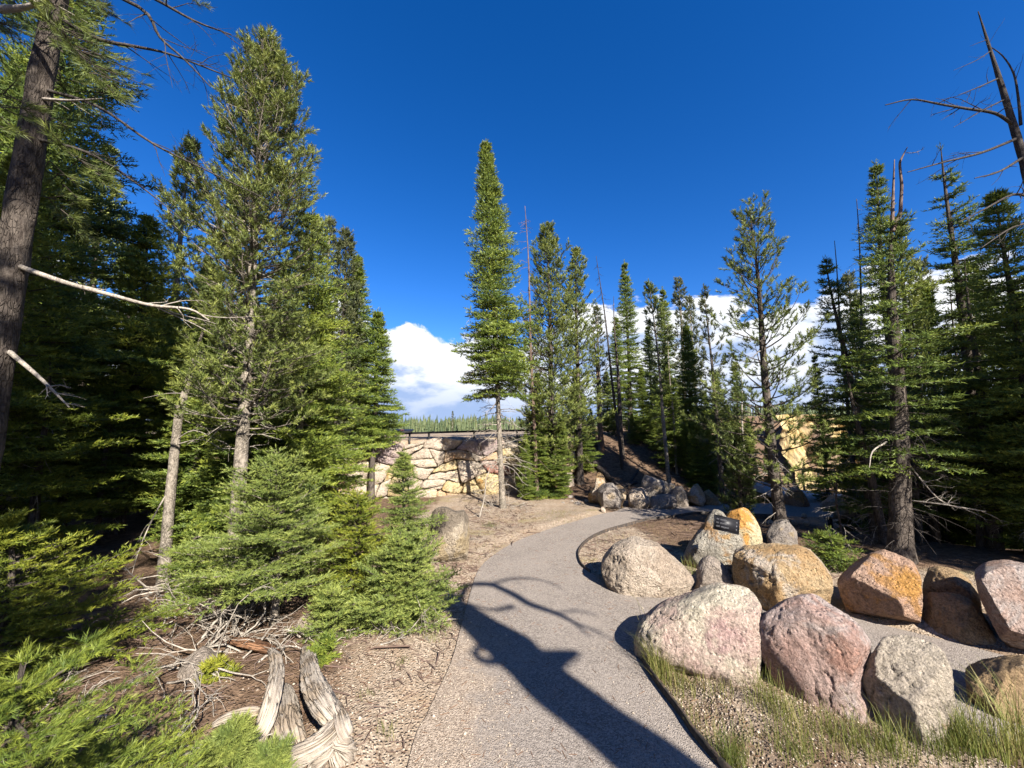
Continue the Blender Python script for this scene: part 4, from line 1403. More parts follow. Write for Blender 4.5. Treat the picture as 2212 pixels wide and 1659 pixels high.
tree("fir_tree", "slender spire fir twin to the forked dead trunk", 'fir', 1888, 350, 6.7, 0.6, base=(1960, 1150), seed=147, cb=0.18, dz=0.18, per=(4, 6), **dict(FIR2, nl=0.05, nw=0.015), tint=0.36, dead=16, fill=0.85)
tree("fir_tree", "wind flagged fir with boughs on one side only beside the dead snag", 'fir', 2036, 312, 5.8, 1.0, base=(2130, 1150), seed=148, cb=0.2, dz=0.2, per=(5, 8), **dict(FIR2, sp=0.1, nl=0.05, nw=0.014), tint=0.34, dead=26, flag=0.0, fill=0.9)
tree("fir_tree", "broad green fir under the dead snag", 'fir', 2150, 412, 5.0, 1.1, seed=149, cb=0.14, dz=0.16, per=(5, 8), **dict(FIR1, sp=0.115, nl=0.05, nw=0.015), tint=0.42, dead=16)
tree("pine_tree", "yellow lit pine top showing behind the forked dead trunk", 'pine', 1935, 480, 7.8, 0.65, seed=150, cb=0.3, dz=0.18, **PINE2, per=(4, 6), tint=0.55)
bush("dark little pine in the bend of the path behind the sign boulder", 1590, 930, 6.6, 0.36, seed=151, kind='pine', cb=0.05, sp=0.10, dz=0.1, per=(5, 7), mat='pine', nl=0.055, nw=0.010, nn=14, tint=0.2)
bush("low dark fir bush between the ochre and the orange boulders", 1790, 1150, 4.8, 0.42, seed=152, cb=0.05, sp=0.08, dz=0.08, per=(5, 8), mat='fir', tint=0.38, nn=11, nl=0.034, nw=0.009, dead=20)

# -- shared trees for the rest of the forest
def archetype(kind, seed, h, r, **kw):
    o = conifer("fir_tree" if kind == 'fir' else "pine_tree", "forest tree", kind, (0, 0, 0), h, r, seed=seed, **kw)
    return o, h, r
ARC = {
    'fa': archetype('fir', 201, 6.0, 0.98, cb=0.06, sp=0.125, dz=0.17, per=(6, 9), nn=9, nl=0.065, nw=0.021, dead=14, tint=0.42),
    'fb': archetype('fir', 202, 7.0, 0.78, cb=0.18, sp=0.135, dz=0.2, per=(5, 8), nn=9, nl=0.065, nw=0.021, dead=22, tint=0.40, fill=0.85),
    'pa': archetype('pine', 203, 6.0, 0.88, cb=0.2, sp=0.16, dz=0.18, per=(5, 8), nn=18, nl=0.066, nw=0.020, dead=16, tint=0.5, mat='pine'),
    'pb': archetype('pine', 204, 7.0, 0.65, cb=0.38, sp=0.16, dz=0.22, per=(4, 6), nn=18, nl=0.066, nw=0.020, dead=20, tint=0.45, mat='pine_grey', bark='bark_pale', fill=0.85),
}
KIND = {'fa': "full dark fir", 'fb': "thin open fir", 'pa': "full crowned pine", 'pb': "long stemmed greyish pine"}
used = set()


def plant(key, px, py, Y, rscale, label, group, seed, base=None):
    src, h0, r0 = ARC[key]
    b, h, ln = place(px, py, Y, base)
    size = "low young " if h < 2.6 else ("towering " if h > 6.5 else "")
    label, group = size + label, size + group
    if key in used:
        o = copy_tree(src)
    else:
        o = src
        used.add(key)
    o["label"], o["group"] = label, group
    R = np.random.default_rng(seed)
    rs = rscale * (h / h0) ** 0.5
    o.location = b
    o.rotation_euler = (0, math.atan2(ln[0], h), R.uniform(0, 6.28)) if base else (0, 0, R.uniform(0, 6.28))
    o.scale = (rs, rs, h / h0)
    return o


k = 300
for key, px, py, Y, rs, lab, grp in [
    # forest above the wall at the stump side
    ('fa', 60, 120, 9.5, 1.3, 0, 0), ('pa', 235, 330, 10.5, 1.2, 0, 0), ('fb', 300, 520, 9.6, 1.3, 0, 0), ('fa', 455, 560, 9.8, 1.2, 0, 0), ('pa', 520, 420, 11.5, 1.2, 0, 0),
    ('fb', 610, 560, 11.0, 1.4, 0, 0), ('fa', 700, 620, 11.5, 1.2, 0, 0), ('pb', 715, 470, 12.5, 1.1, 0, 0), ('fa', 560, 700, 8.0, 1.0, 0, 0), ('fa', 380, 640, 7.4, 1.0, 0, 0),
    ('fa', 150, 600, 7.0, 1.1, 0, 0), ('fb', -40, 420, 8.0, 1.4, 0, 0), ('fa', 770, 720, 11.2, 1.0, 0, 0), ('fa', 20, 760, 5.4, 0.9, 0, 0), ('fb', 250, 800, 5.6, 0.8, 0, 0), ('fa', 640, 800, 7.2, 0.9, 0, 0), ('fa', 90, 560, 13, 1.2, 0, 0), ('fa', 200, 640, 14, 1.2, 0, 0), ('fb', 340, 600, 15, 1.3, 0, 0), ('fa', 430, 660, 14, 1.2, 0, 0), ('fa', 520, 640, 16, 1.2, 0, 0), ('fa', 600, 700, 14, 1.1, 0, 0), ('fa', 690, 720, 15, 1.1, 0, 0), ('fa', 480, 780, 12, 1.0, 0, 0), ('fa', 290, 760, 11.5, 1.1, 0, 0), ('fa', 130, 780, 10.5, 1.1, 0, 0), ('fa', 760, 790, 13.5, 0.9, 0, 0), ('fa', -120, 560, 10, 1.3, 0, 0), ('fa', 548, 640, 4.75, 0.78, 0, 0), ('fa', 452, 690, 5.3, 0.85, 0, 0), ('fa', 700, 700, 6.4, 0.8, 0, 0)]:
    plant(key, px, py, Y, rs, KIND[key] + " in the dim forest around the wall behind the stump", KIND[key] + "s of the dim forest", k)
    k += 1
for key, px, py, Y, rs in [
    ('fb', 1350, 563, 14.0, 0.9), ('fb', 1432, 620, 14.5, 0.9), ('pb', 1466, 603, 12.5, 1.0), ('fa', 1482, 700, 11.5, 0.85), ('fa', 1440, 780, 11.0, 0.8), ('fb', 1330, 680, 13.0, 0.8),
    ('fa', 1385, 790, 12.5, 0.75), ('fa', 1545, 800, 11.5, 0.7), ('fa', 1245, 800, 10.8, 0.8), ('fa', 1160, 800, 9.4, 0.75), ('pb', 1290, 660, 12.0, 0.9), ('fa', 1500, 880, 10.2, 0.6), ('fb', 1585, 760, 13.5, 0.7), ('pb', 1490, 640, 15.0, 0.9), ('fa', 1210, 880, 9.2, 0.55), ('fa', 1135, 930, 9.0, 0.5), ('fa', 1310, 800, 16, 0.9), ('fa', 1360, 830, 17, 0.9), ('fa', 1415, 810, 18, 0.9), ('fa', 1465, 820, 16, 0.9), ('fa', 1520, 840, 15, 0.8), ('fa', 1570, 870, 13, 0.7), ('fa', 1250, 850, 15, 0.8), ('fa', 1190, 840, 12.5, 0.8), ('fb', 1400, 700, 17, 0.9), ('fa', 1615, 900, 12.0, 0.6), ('fa', 1235, 905, 10.6, 0.55), ('fa', 1275, 880, 12.2, 0.6), ('fa', 1325, 870, 13.2, 0.6), ('fa', 1365, 890, 12.4, 0.55), ('fa', 1410, 900, 12.0, 0.5), ('fa', 1480, 900, 10.6, 0.5), ('fa', 1530, 920, 10.0, 0.5), ('fa', 1180, 920, 9.6, 0.5), ('fa', 1445, 870, 13.0, 0.6)]:
    plant(key, px, py, Y, rs, KIND[key] + " in the grove on the slope behind the bench block", KIND[key] + "s of the slope grove", k)
    k += 1
for key, px, py, Y, rs in [
    ('fb', 1850, 640, 8.2, 0.9), ('pb', 1830, 590, 9.0, 0.9), ('fa', 1990, 600, 8.0, 0.9), ('fb', 2090, 560, 7.4, 1.0), ('fa', 2190, 620, 6.6, 0.9), ('pb', 1985, 560, 9.5, 0.9), ('fa', 1880, 780, 7.2, 0.7),
    ('fa', 2060, 800, 6.6, 0.8), ('fa', 2170, 820, 5.4, 0.8), ('fb', 1945, 720, 8.8, 0.8), ('fa', 2110, 900, 6.2, 0.7), ('fb', 1760, 760, 9.5, 0.6), ('fa', 2240, 700, 7.6, 1.0), ('fb', 2010, 860, 7.0, 0.6), ('fa', 1655, 960, 11, 0.5), ('fa', 1820, 930, 9.6, 0.5), ('fa', 1900, 880, 10.5, 0.8), ('fa', 1985, 860, 10, 0.8), ('fa', 2080, 840, 9, 0.9), ('fa', 2160, 900, 8, 0.9), ('fa', 2215, 860, 7, 0.9), ('fa', 1930, 960, 8.2, 0.6), ('fa', 2040, 970, 7.6, 0.6), ('fa', 2130, 1000, 6.8, 0.6), ('fa', 1860, 900, 12, 0.8)]:
    plant(key, px, py, Y, rs, KIND[key] + " in the dim thicket behind the orange boulder", KIND[key] + "s of the thicket", k)
    k += 1

# -- trees outside the frame whose shade falls into it
for i, (key, x, y, h, rs) in enumerate([('fa', -1.45, -2.9, 18.0, 1.3), ('fa', -3.1, -3.6, 16.0, 1.4), ('fa', -3.0, -1.4, 9.0, 1.2), ('fa', -5.0, -1.8, 10.0, 1.4), ('fb', -7.0, 0.2, 9.0, 1.4), ('fb', 8.4, 0.8, 12.5, 1.4), ('fb', 7.4, 2.6, 11.0, 1.1), ('fb', 10.6, 1.2, 13.0, 1.4), ('fb', 9.6, 3.2, 12.0, 1.3)]):
    src, h0, r0 = ARC[key]
    o = copy_tree(src)
    o.location = (x, y, -0.02)
    o.scale = (rs, rs, h / h0)
    o.rotation_euler = (0, 0, i * 1.3)
    o["label"] = "tall fir standing behind the viewpoint and casting shade on the dark firs" if x < 0 else "tall fir standing past the big mauve boulder and shading the thicket"
    o["group"] = "shade trees behind the viewpoint" if x < 0 else "shade trees beyond the boulders"

# ------------------------------------------------------------------ dead trees, snags, hand placed limbs
def polyline_tree(name, label, stems, mats, cat, seed, extra=(), S=10, twig=None, group=None, base=None):
    """stems: list of (points, radii) in world space; extra: thin limbs as (pts list, r0) grown with side twigs"""
    R = np.random.default_rng(seed)
    base = np.array(stems[0][0][0]) if base is None else np.array(base)
    root = thing(name, base, label, cat, group)
    for i, (P, rr) in enumerate(stems):
        b = Buf()
        V, t, q, gr = grooved(np.asarray(P) - base, rr, S, 0.10, 2.2, seed + i, along=2.5)
        b.add(V, t, q, 0, gr)
        b.build("trunk" if i == 0 else "limb", [mats[0]], root, True)
    for P, r0, sub, depth, *alt in extra:
        P = catmull(np.asarray(P, float) - base, 4)
        b = Buf()
        n = len(P)
        V, q = tubes(P[None], np.linspace(r0, r0 * 0.25, n)[None], 6)
        b.add(V, None, q, 0)
        dl = []
        Ln = np.linalg.norm(np.diff(P, axis=0), axis=1).sum()
        for _ in range(sub):
            u = R.uniform(0.15, 0.98)
            p, d = lerp_pts(P, np.array([u]))
            dead_limb(R, p[0], unit(d[0] + R.normal(0, 0.6, 3)), Ln * R.uniform(0.1, 0.3), r0 * 0.4 * (1 - 0.5 * u), dl, depth, 0.1, 0.25, 3)
        limbs_to(b, dl, 4, 0)
        b.build("branch", [alt[0] if alt else mats[1]], root, True)
    return root


# thick dark pine at the frame's edge: trunk, dead limbs, some needles at the top
Y1 = 2.8
tp, bt = at(112, 40, Y1), at(60, 350, Y1)
P1 = [np.array([bt[0] - 0.02, Y1, -0.1]), np.array([bt[0] - 0.01, Y1, 1.0]), bt, tp, tp + [0.06, 0.02, 1.6], tp + [0.08, 0.05, 3.2]]
pine1 = polyline_tree("pine_tree", "thick dark barked pine with long bare dead branches reaching over the firs", [(P1, [0.13, 0.095, 0.080, 0.066, 0.05, 0.02])], [M['bark'], M['dead']], "pine tree", 60, S=26, extra=[  # dark wood on the upper limbs stands in for shade
    ([at(130, 40, Y1), at(215, 85, 2.8), at(290, 100, 2.85), at(370, 118, 2.9), at(500, 168, 3.0)], 0.018, 7, 2, M['dead_dark']),
    ([at(120, -60, Y1), at(300, 15, 2.75), at(345, 80, 2.8), at(400, 130, 2.85), at(455, 188, 2.9)], 0.016, 6, 2, M['dead_dark']),
    ([at(120, -110, Y1), at(320, -10, 2.8), at(420, 45, 2.9), at(500, 75, 3.0)], 0.016, 9, 2, M['dead_dark']),
    ([at(40, 575, Y1), at(140, 610, 2.75), at(250, 640, 2.8), at(330, 660, 2.85), at(410, 668, 2.9), at(452, 692, 2.95)], 0.022, 7, 1),
    ([at(85, 190, Y1), at(210, 230, 2.8), at(330, 310, 2.9), at(440, 365, 3.0), at(565, 425, 3.1)], 0.014, 8, 2, M['dead_dark']),
    ([at(80, 213, Y1), at(150, 217, 2.7), at(222, 213, 2.6)], 0.013, 2, 0),
    ([at(75, 300, Y1), at(190, 330, 2.8), at(300, 400, 2.9), at(400, 480, 3.0)], 0.013, 8, 2, M['dead_dark']),
    ([at(20, 760, Y1), at(90, 820, 2.7), at(150, 880, 2.7)], 0.018, 5, 1),
    ([at(0, 20, Y1), at(60, 15, 2.5), at(120, -10, 2.4)], 0.03, 3, 0),
])
S = Shoots()
R = np.random.default_rng(61)
loc1 = np.array(pine1.location)
for (a, c) in [((110, -120), (330, -20)), ((100, -60), (230, 40)), ((100, -100), (200, 10)), ((80, 20), (190, 120)), ((90, 60), (230, 200)), ((60, -40), (-60, 60)), ((40, 60), (-40, 150)), ((90, -150), (420, -40)), ((60, 100), (180, 260)), ((30, 200), (-30, 300)), ((60, 300), (200, 420)), ((50, 400), (170, 500))]:
    for rep in range(2):
        p0 = at(*a, Y1)
        p1 = at(c[0] + R.normal(0, 25), c[1] + R.normal(0, 25), Y1 + R.uniform(-0.5, 0.7))
        pts = np.array([p0 + (p1 - p0) * u + Zv * 0.08 * math.sin(u * 3.1) for u in np.linspace(0, 1, 7)]) - loc1
        spray_pine(S, R, pts, np.linalg.norm(p1 - p0), 0.10, 0.42, 0.9, True)
V, T, q, ti = needles(S, R, 30, 0.065, 0.0042, 42, 0.0, 0.05)
mesh("crown", V, T, q, M['pine'], pine1, {"tint": ti})
a = np.concatenate([x for x, _ in S.tw])
c = np.concatenate([y for _, y in S.tw])
V, q = tubes(np.stack([a, c], 1), np.tile([[0.004, 0.002]], (len(a), 1)), 4)
tw_ = mesh("twigs", V, None, q, M['bark'], pine1, None, True)
tw_["kind"] = "stuff"

g = gnd(352, 1265)
polyline_tree("dead_tree", "leaning dead stem with pale flaking bark and snapped top in front of the firs", [([g - [0, 0, .1], at(365, 1100, g[1]), at(385, 900, g[1]), at(405, 830, g[1] + .02), at(447, 685, g[1] + .05)], [0.062, 0.05, 0.04, 0.032, 0.006])], [M['bark_pale'], M['dead']], "dead tree", 62, [
    ([at(370, 1050, g[1]), at(330, 1120, g[1] - .1), at(300, 1190, g[1] - .15), at(285, 1240, g[1] - .2)], 0.009, 6, 1),
    ([at(380, 960, g[1]), at(440, 950, g[1] - .1), at(500, 985, g[1] - .1)], 0.007, 6, 1),
    ([at(380, 950, g[1]), at(420, 930, g[1] - .1), at(480, 955, g[1] - .2)], 0.006, 6, 1),
    ([at(400, 850, g[1]), at(360, 850, g[1]), at(310, 860, g[1])], 0.005, 4, 1)])

# snag at the frame's other edge
Ys = 4.2
sb = at(2275, 600, Ys)
polyline_tree("dead_tree", "bare black snag with long crooked branches against the sky", [([np.array([sb[0] + .12, Ys, -0.2]), sb, at(2212, 350, Ys), at(2165, 190, Ys), at(2113, 25, Ys)], [0.08, 0.055, 0.04, 0.026, 0.005])], [M['dead_dark'], M['dead_dark']], "dead tree", 63, [
    ([at(2190, 270, Ys), at(2150, 245, 4.15), at(2090, 235, 4.1), at(2030, 225, 4.0), at(1970, 215, 4.0), at(1912, 227, 4.0)], 0.020, 9, 1),
    ([at(2195, 300, Ys), at(2120, 330, 4.1), at(2040, 350, 4.0), at(1960, 372, 3.9)], 0.018, 5, 1),
    ([at(2225, 330, Ys), at(2160, 370, 4.1), at(2105, 385, 4.0)], 0.018, 3, 0),
    ([at(2205, 270, Ys), at(2200, 215, 4.2), at(2190, 160, 4.2), at(2165, 120, 4.2), at(2130, 95, 4.2)], 0.016, 4, 0),
    ([at(2155, 170, Ys), at(2110, 190, 4.1), at(2070, 205, 4.0)], 0.010, 5, 0),
    ([at(2170, 215, Ys), at(2120, 240, 4.1), at(2060, 275, 4.0)], 0.010, 6, 0),
    ([at(2140, 110, Ys), at(2110, 130, 4.1), at(2060, 152, 4.0)], 0.007, 3, 0),
    ([at(2135, 85, Ys), at(2115, 92, 4.2), at(2095, 100, 4.2)], 0.005, 2, 0),
    ([at(2240, 430, Ys), at(2190, 420, 4.1), at(2130, 450, 4.0), at(2070, 480, 3.9)], 0.018, 6, 1),
    ([at(2250, 480, Ys), at(2190, 490, 4.1), at(2120, 535, 4.0)], 0.016, 6, 1)])

# thick forked trunk behind the orange boulder
g = gnd(1946, 1212)
Yf = g[1]
fork = tree("fir_tree", "thick rough barked fir with a forked dead top behind the orange boulder", 'fir', 1927, 440, Yf, 0.72, base=(1946, 1212), seed=164, cb=0.26, dz=0.24, per=(3, 6), **dict(FIR2, nl=0.05, nw=0.014, sp=0.11), tint=0.34, dead=60, deadr=0.8, tr=0.12, fill=0.9, dead_mat='dead_dark', sides=22, wob=0.06,
            prof=([0, .3, .6, 1], [1, .9, .55, .12]))
fo = np.array(fork.location)
for P, rr in (([at(1927, 500, Yf), at(1945, 462, Yf), at(1948, 400, Yf), at(1943, 350, Yf), at(1960, 318, Yf)], [0.024, 0.022, 0.018, 0.014, 0.005]), ([at(1927, 480, Yf), at(1930, 400, Yf), at(1932, 345, Yf)], [0.022, 0.014, 0.005])):
    b = Buf()
    V, t, q, gr = grooved(np.array(P) - fo, rr, 8, 0.1, 2.2, 3)
    b.add(V, t, q, 0, gr)
    b.build("dead_limb", [M['dead_red']], fork, True)
for P, r0, sub in (([at(1958, 330, Yf), at(1975, 330, Yf - .1), at(1995, 322, Yf - .1)], 0.006, 7), ([at(1955, 1080, Yf), at(2040, 1090, Yf - .3), at(2130, 1105, Yf - .4)], 0.010, 9), ([at(1960, 1000, Yf), at(2030, 1080, Yf - .2), at(2090, 1100, Yf - .3)], 0.010, 9), ([at(1915, 955, Yf), at(1885, 975, Yf - .3), at(1878, 1010, Yf - .4)], 0.012, 0)):
    P = catmull(np.array(P) - fo, 4)
    b = Buf()
    V, q = tubes(P[None], np.linspace(r0, r0 * .3, len(P))[None], 6)
    b.add(V, None, q)
    dl = []
    Rf = np.random.default_rng(int(sub) + 3)
    for _ in range(sub):
        p, d = lerp_pts(P, np.array([Rf.uniform(.15, .95)]))
        dead_limb(Rf, p[0], unit(d[0] + Rf.normal(0, .7, 3)), np.linalg.norm(P[-1] - P[0]) * Rf.uniform(.15, .4), r0 * .4, dl, 1, .2, .3, 3)
    limbs_to(b, dl, 4, 0)
    b.build("dead_limb", [M['dead']], fork, True)


def stem(label, px0, py0, px1, py1, Y, r, mat, seed, dead=14, group=None, dl=0.5, dm='dead'):
    a, b_ = at(px0, py0, Y), at(px1, py1, Y)
    R = np.random.default_rng(seed)
    base = a.copy()
    base[2] = min(a[2], float(hgt(a[0], Y)))
    root = thing("dead_tree", base, label, "dead tree", group)
    P = np.array([base + (b_ - base) * u + np.array([0.03 * math.sin(u * 9 + seed), 0, 0]) * u for u in np.linspace(-0.02, 1, 14)]) - base
    b = Buf()
    V, t, q, gr = grooved(P, np.linspace(r, 0.006, 14), 9, 0.08, 2.2, seed, along=2.5)
    b.add(V, t, q, 0, gr)
    out = []
    for _ in range(dead):
        u = R.uniform(0.12, 0.97)
        az = R.uniform(0, 6.28)
        dead_limb(R, P[0] + (P[-1] - P[0]) * u, (math.cos(az), math.sin(az), R.uniform(-.5, .2)), dl * (1.1 - u) * R.uniform(.5, 1.1) + 0.08, 0.006, out, 1, 0.3, 0.22, 4)
    limbs_to(b, out, 3, 1)
    b.build("trunk", [M[mat], M[dm]], root, True)


stem("reddish dead spire between the spire fir and the dense pine", 1160, 1010, 1135, 445, 9.2, 0.055, 'dead_red', 70, 90, None, 0.7, 'dead_red')
stem("thin blackish dead tree leaning behind the bushy topped pine", 1345, 1000, 1290, 553, 11.0, 0.05, 'dead_dark', 71, 80, None, 0.6, 'dead_dark')
stem("straight reddish trunk with a flared foot beside the fallen log", 1300, 978, 1283, 700, 12.0, 0.10, 'bark_red', 72, 10)
stem("dark trunk standing on the litter slope behind the bench block", 1345, 1000, 1325, 640, 11.5, 0.085, 'bark', 73, 20)
stem("second pale stem close to the slim bare pine", 1462, 1018, 1440, 700, 10.8, 0.04, 'bark_pale', 74, 14)
stem("grey broken snag against the clouds behind the big dark pine", 1605, 1010, 1600, 800, 12.5, 0.06, 'dead', 75, 6)
GR = "bare dark trunks in the thicket"
for i, (x0, y0, x1, y1, Y, r) in enumerate([(1915, 1190, 1820, 760, 5.8, .075), (1850, 1100, 1800, 520, 8.2, .05), (1875, 1100, 1850, 430, 7.9, .05), (2020, 1140, 1965, 640, 6.6, .06), (2055, 1140, 2000, 700, 6.9, .055), (2150, 1170, 2085, 560, 5.6, .085), (2110, 1110, 2050, 620, 7.2, .05), (1985, 1150, 1950, 760, 6.1, .05), (1815, 1120, 1800, 1010, 5.6, .018)]):
    stem("bare dark trunk with broken side twigs in the thicket by the thick forked trunk", x0, y0, x1, y1, Y, r, 'bark', 80 + i, 22, GR, 0.55, 'dead')
GL = "trunks in the dim forest"
for i, (x0, y0, x1, y1, Y, r) in enumerate([(70, 1180, 110, 780, 4.2, .06), (140, 1060, 165, 860, 6.0, .07), (265, 1000, 280, 820, 7.6, .08), (30, 1100, 60, 700, 5.0, .06)]):
    stem("shadowy trunk with drooping bare twigs in the dim forest", x0, y0, x1, y1, Y, r, 'bark', 95 + i, 20, GL, 0.6, 'dead')
g = gnd(1040, 1120)
stem("thin dead sapling leaning against the stone wall", 1035, 1125, 1060, 1000, g[1], .02, 'dead', 99, 12, None, .3)

# gnarled tree behind the viewpoint: its shadow crosses the path
sd = np.array([-math.sin(SUN_AZ), -math.cos(SUN_AZ)])
cot = 1 / math.tan(SUN_EL)


def cast(px, py, z):
    """a point at height z whose shadow falls on the ground seen at (px,py)"""
    q = gnd(px, py)
    return np.array([q[0] - sd[0] * z * cot, q[1] - sd[1] * z * cot, z])


B0 = gnd(1290, 1560)[:2] - sd * 5.4
tr0 = np.array([B0[0], B0[1], -0.2])


def hz(px, py):
    q = gnd(px, py)[:2]
    return float(np.linalg.norm(q - B0) / cot)


def cz(px, py, k=1.0):
    return cast(px, py, hz(px, py) * k)


polyline_tree("gnarled_pine", "gnarled bare pine standing behind the viewpoint, its shadow lying across the path", [
    ([tr0, tr0 + [0, 0, 1.5], cz(1420, 1650), cz(1290, 1560), cz(1180, 1470), cz(1110, 1405), cz(1030, 1350), cz(985, 1310), cz(940, 1270)], [0.24, 0.20, 0.175, 0.17, 0.175, 0.19, 0.15, 0.13, 0.10]),
    ([cz(985, 1310), cz(1010, 1262), cz(1060, 1262), cz(1110, 1285), cz(1140, 1305), cz(1200, 1325), cz(1240, 1345), cz(1270, 1375)], [0.05, 0.035, 0.04, 0.045, 0.04, 0.03, 0.022, 0.008]),
    ([cz(1180, 1430), cz(1215, 1418), cz(1240, 1412), cz(1252, 1410)], [0.10, 0.06, 0.035, 0.01]),
    ([cz(1085, 1425), cz(1050, 1432), cz(1022, 1418), cz(1030, 1398), cz(1075, 1400)], [0.04, 0.03, 0.03, 0.028, 0.025])], [M['bark'], M['dead_dark']], "pine tree", 66, [
    ([cz(1060, 1262), cz(1110, 1250), cz(1160, 1252), cz(1210, 1268)], 0.022, 6, 1),
    ([cz(1110, 1310), cz(1060, 1318), cz(1000, 1300)], 0.03, 3, 1),
    ([cz(1240, 1345), cz(1290, 1365), cz(1350, 1400)], 0.014, 14, 1),
    ([cz(1200, 1325), cz(1250, 1320), cz(1290, 1330)], 0.014, 8, 1)], S=12)

# fallen log and small logs on the slope
def log(label, pts, r, mat, seed, S=12):
    P = [np.array([*at(px, py, Y)[:2], float(hgt(at(px, py, Y)[0], Y)) + r * 0.7]) for px, py, Y in pts]
    base = P[0]
    V, t, q, gr = grooved(np.array(P) - base, np.linspace(r, r * 0.7, len(P)), S, 0.12, 2.2, seed, along=2.5)
    o = mesh("fallen_log", V, t, q, M[mat], None, None, True, loc=base, grain=gr)
    tag(o, label, "log", "logs lying on the slope")


log("dark fallen log slanting down the litter slope to the knob topped boulder", [(1284, 991, 11.2), (1314, 1013, 10.5), (1347, 1042, 9.7)], 0.085, 'bark', 1)
log("short broken log behind the cream tilted boulder", [(1330, 1050, 9.9), (1375, 1035, 10.3)], 0.06, 'dead_dark', 2)
log("thin dead pole lying on the litter near the dark trunk", [(1380, 1010, 11.0), (1350, 1045, 9.9)], 0.035, 'dead_dark', 3)

# ------------------------------------------------------------------ weathered stump beside the path
def sp_pt(cx, cy, z):
    return gnd(354 + cx * .24, 1283 + cy * .24, z)


stump = thing("weathered_stump", gnd(650, 1560), "grey weathered stump with split twisted roots lying beside the path", "stump")
so = np.array(stump.location)
for nm, pts, rr, flat in [
    ("trunk_slab", [(1085, 820, .0), (1090, 960, .05), (1100, 1120, .07), (1120, 1260, .08), (1170, 1400, .07)], [.03, .06, .068, .07, .06], .45),
    ("root", [(962, 505, .12), (1008, 590, .17), (1020, 700, .19), (985, 870, .20), (935, 1080, .16), (870, 1290, .08), (800, 1450, .0)], [.022, .034, .036, .038, .040, .038, .028], .85),
    ("root", [(1285, 480, .07), (1300, 620, .12), (1330, 760, .16), (1400, 920, .19), (1480, 1060, .20), (1540, 1150, .18)], [.035, .048, .056, .062, .056, .042], .6),
    ("root", [(1535, 970, .14), (1570, 1120, .18), (1600, 1280, .16), (1620, 1420, .08), (1600, 1560, .0)], [.022, .045, .055, .058, .05], .7),
    ("root", [(1560, 1140, .17), (1490, 1270, .17), (1360, 1380, .15), (1210, 1460, .11), (1100, 1510, .05), (1050, 1610, .0)], [.035, .052, .058, .058, .05, .035], .75),
    ("root", [(1480, 1290, .14), (1440, 1420, .12), (1390, 1520, .06), (1340, 1640, .0)], [.04, .05, .05, .04], .7),
    ("root", [(1640, 1330, .09), (1670, 1440, .05), (1660, 1560, -.02)], [.035, .04, .03], .8),
    ("root", [(440, 1180, .02), (560, 1120, .04), (720, 1080, .05), (860, 1060, .05)], [.015, .028, .03, .022], .8),
]:
    P = np.array([sp_pt(*p) for p in pts]) - so
    V, t, q, gr = grooved(catmull(P, 4), np.interp(np.linspace(0, 1, (len(P) - 1) * 4 + 1), np.linspace(0, 1, len(P)), rr), 96, 0.20, 3.0, len(nm) + len(pts) * 3 + int(pts[0][0]), flat, along=1.6, amp2=0.16, fr2=9.0, step=0.015)
    mesh(nm, V, t, q, M['drift'], stump, None, True, grain=gr)
lg = np.array([sp_pt(*p) for p in [(600, 420, .05), (750, 440, .07), (900, 480, .07), (1040, 520, .03)]])
V, t, q, gr = grooved(lg - lg[0], [.03, .05, .048, .02], 26, 0.22, 3.5, 9, 0.6, along=3)
tag(mesh("rotten_log", V, t, q, M['rotten'], None, None, True, loc=lg[0], grain=gr), "crumbling reddish rotten log behind the weathered stump", "log")

# dead brush heaps
def brush(label, spots, seed, r=0.006, Lr=(0.25, 0.6), depth=1, mat='dead', up=(0.0, 0.9)):
    R = np.random.default_rng(seed)
    out = []
    base = None
    for px, py, n in spots:
        g = gnd(px, py)
        base = g if base is None else base
        for _ in range(n):
            p = g + np.array([R.normal(0, .09), R.normal(0, .09), R.uniform(0, .05)])
            az = R.uniform(0, 6.28)
            dead_limb(R, p - base, (math.cos(az), math.sin(az), R.uniform(*up)), R.uniform(*Lr), r * R.uniform(0.7, 1.15), out, 2 if r < 0.0115 else 1, 0.4, 0.5, 4)
    b = Buf()
    limbs_to(b, out, 3, 0)
    o = b.build("dead_brush", [M[mat]], None, True, loc=base)
    tag(o, label, "dead brush", "heaps of dead twigs around the firs")


brush("tangle of pale dead twigs around the foot of the leaning dead stem", [(350, 1290, 8), (390, 1260, 8), (420, 1290, 8), (450, 1320, 7)], 1, 0.011, (.35, .7))
brush("heap of bleached dead branches above the rotten log", [(430, 1350, 9), (480, 1385, 9), (500, 1350, 8), (440, 1410, 8), (530, 1380, 8), (400, 1450, 8), (380, 1340, 7), (470, 1440, 6)], 2, 0.011, (.35, .75))
brush("dry twigs piled behind the top of the weathered stump", [(640, 1380, 6), (610, 1390, 5), (680, 1390, 4)], 3, 0.008, (.2, .45))
brush("dead twigs poking out under the spreading fir bush", [(760, 1375, 6), (820, 1380, 6), (890, 1370, 6), (930, 1350, 5)], 4, 0.008, (.25, .5), up=(-.05, .35))
brush("white dead branches below the bright feathery boughs", [(20, 1560, 5), (60, 1600, 5), (300, 1640, 5), (40, 1500, 6)], 5, 0.010, (.25, .5))
brush("dry brush at the foot of the spire fir", [(1062, 1097, 9), (1090, 1098, 11), (1118, 1099, 9)], 6, 0.008, (.35, .8), up=(0, .6))
brush("dry round tussock of twigs beside the dark stained boulder", [(1040, 1165, 9)], 7, 0.004, (.12, .25), up=(.0, 1))
brush("brushwood in the shade behind the ochre boulder", [(1760, 1200, 6), (1840, 1190, 6), (1800, 1170, 6)], 8, 0.007, (.3, .7), mat='dead_dark')

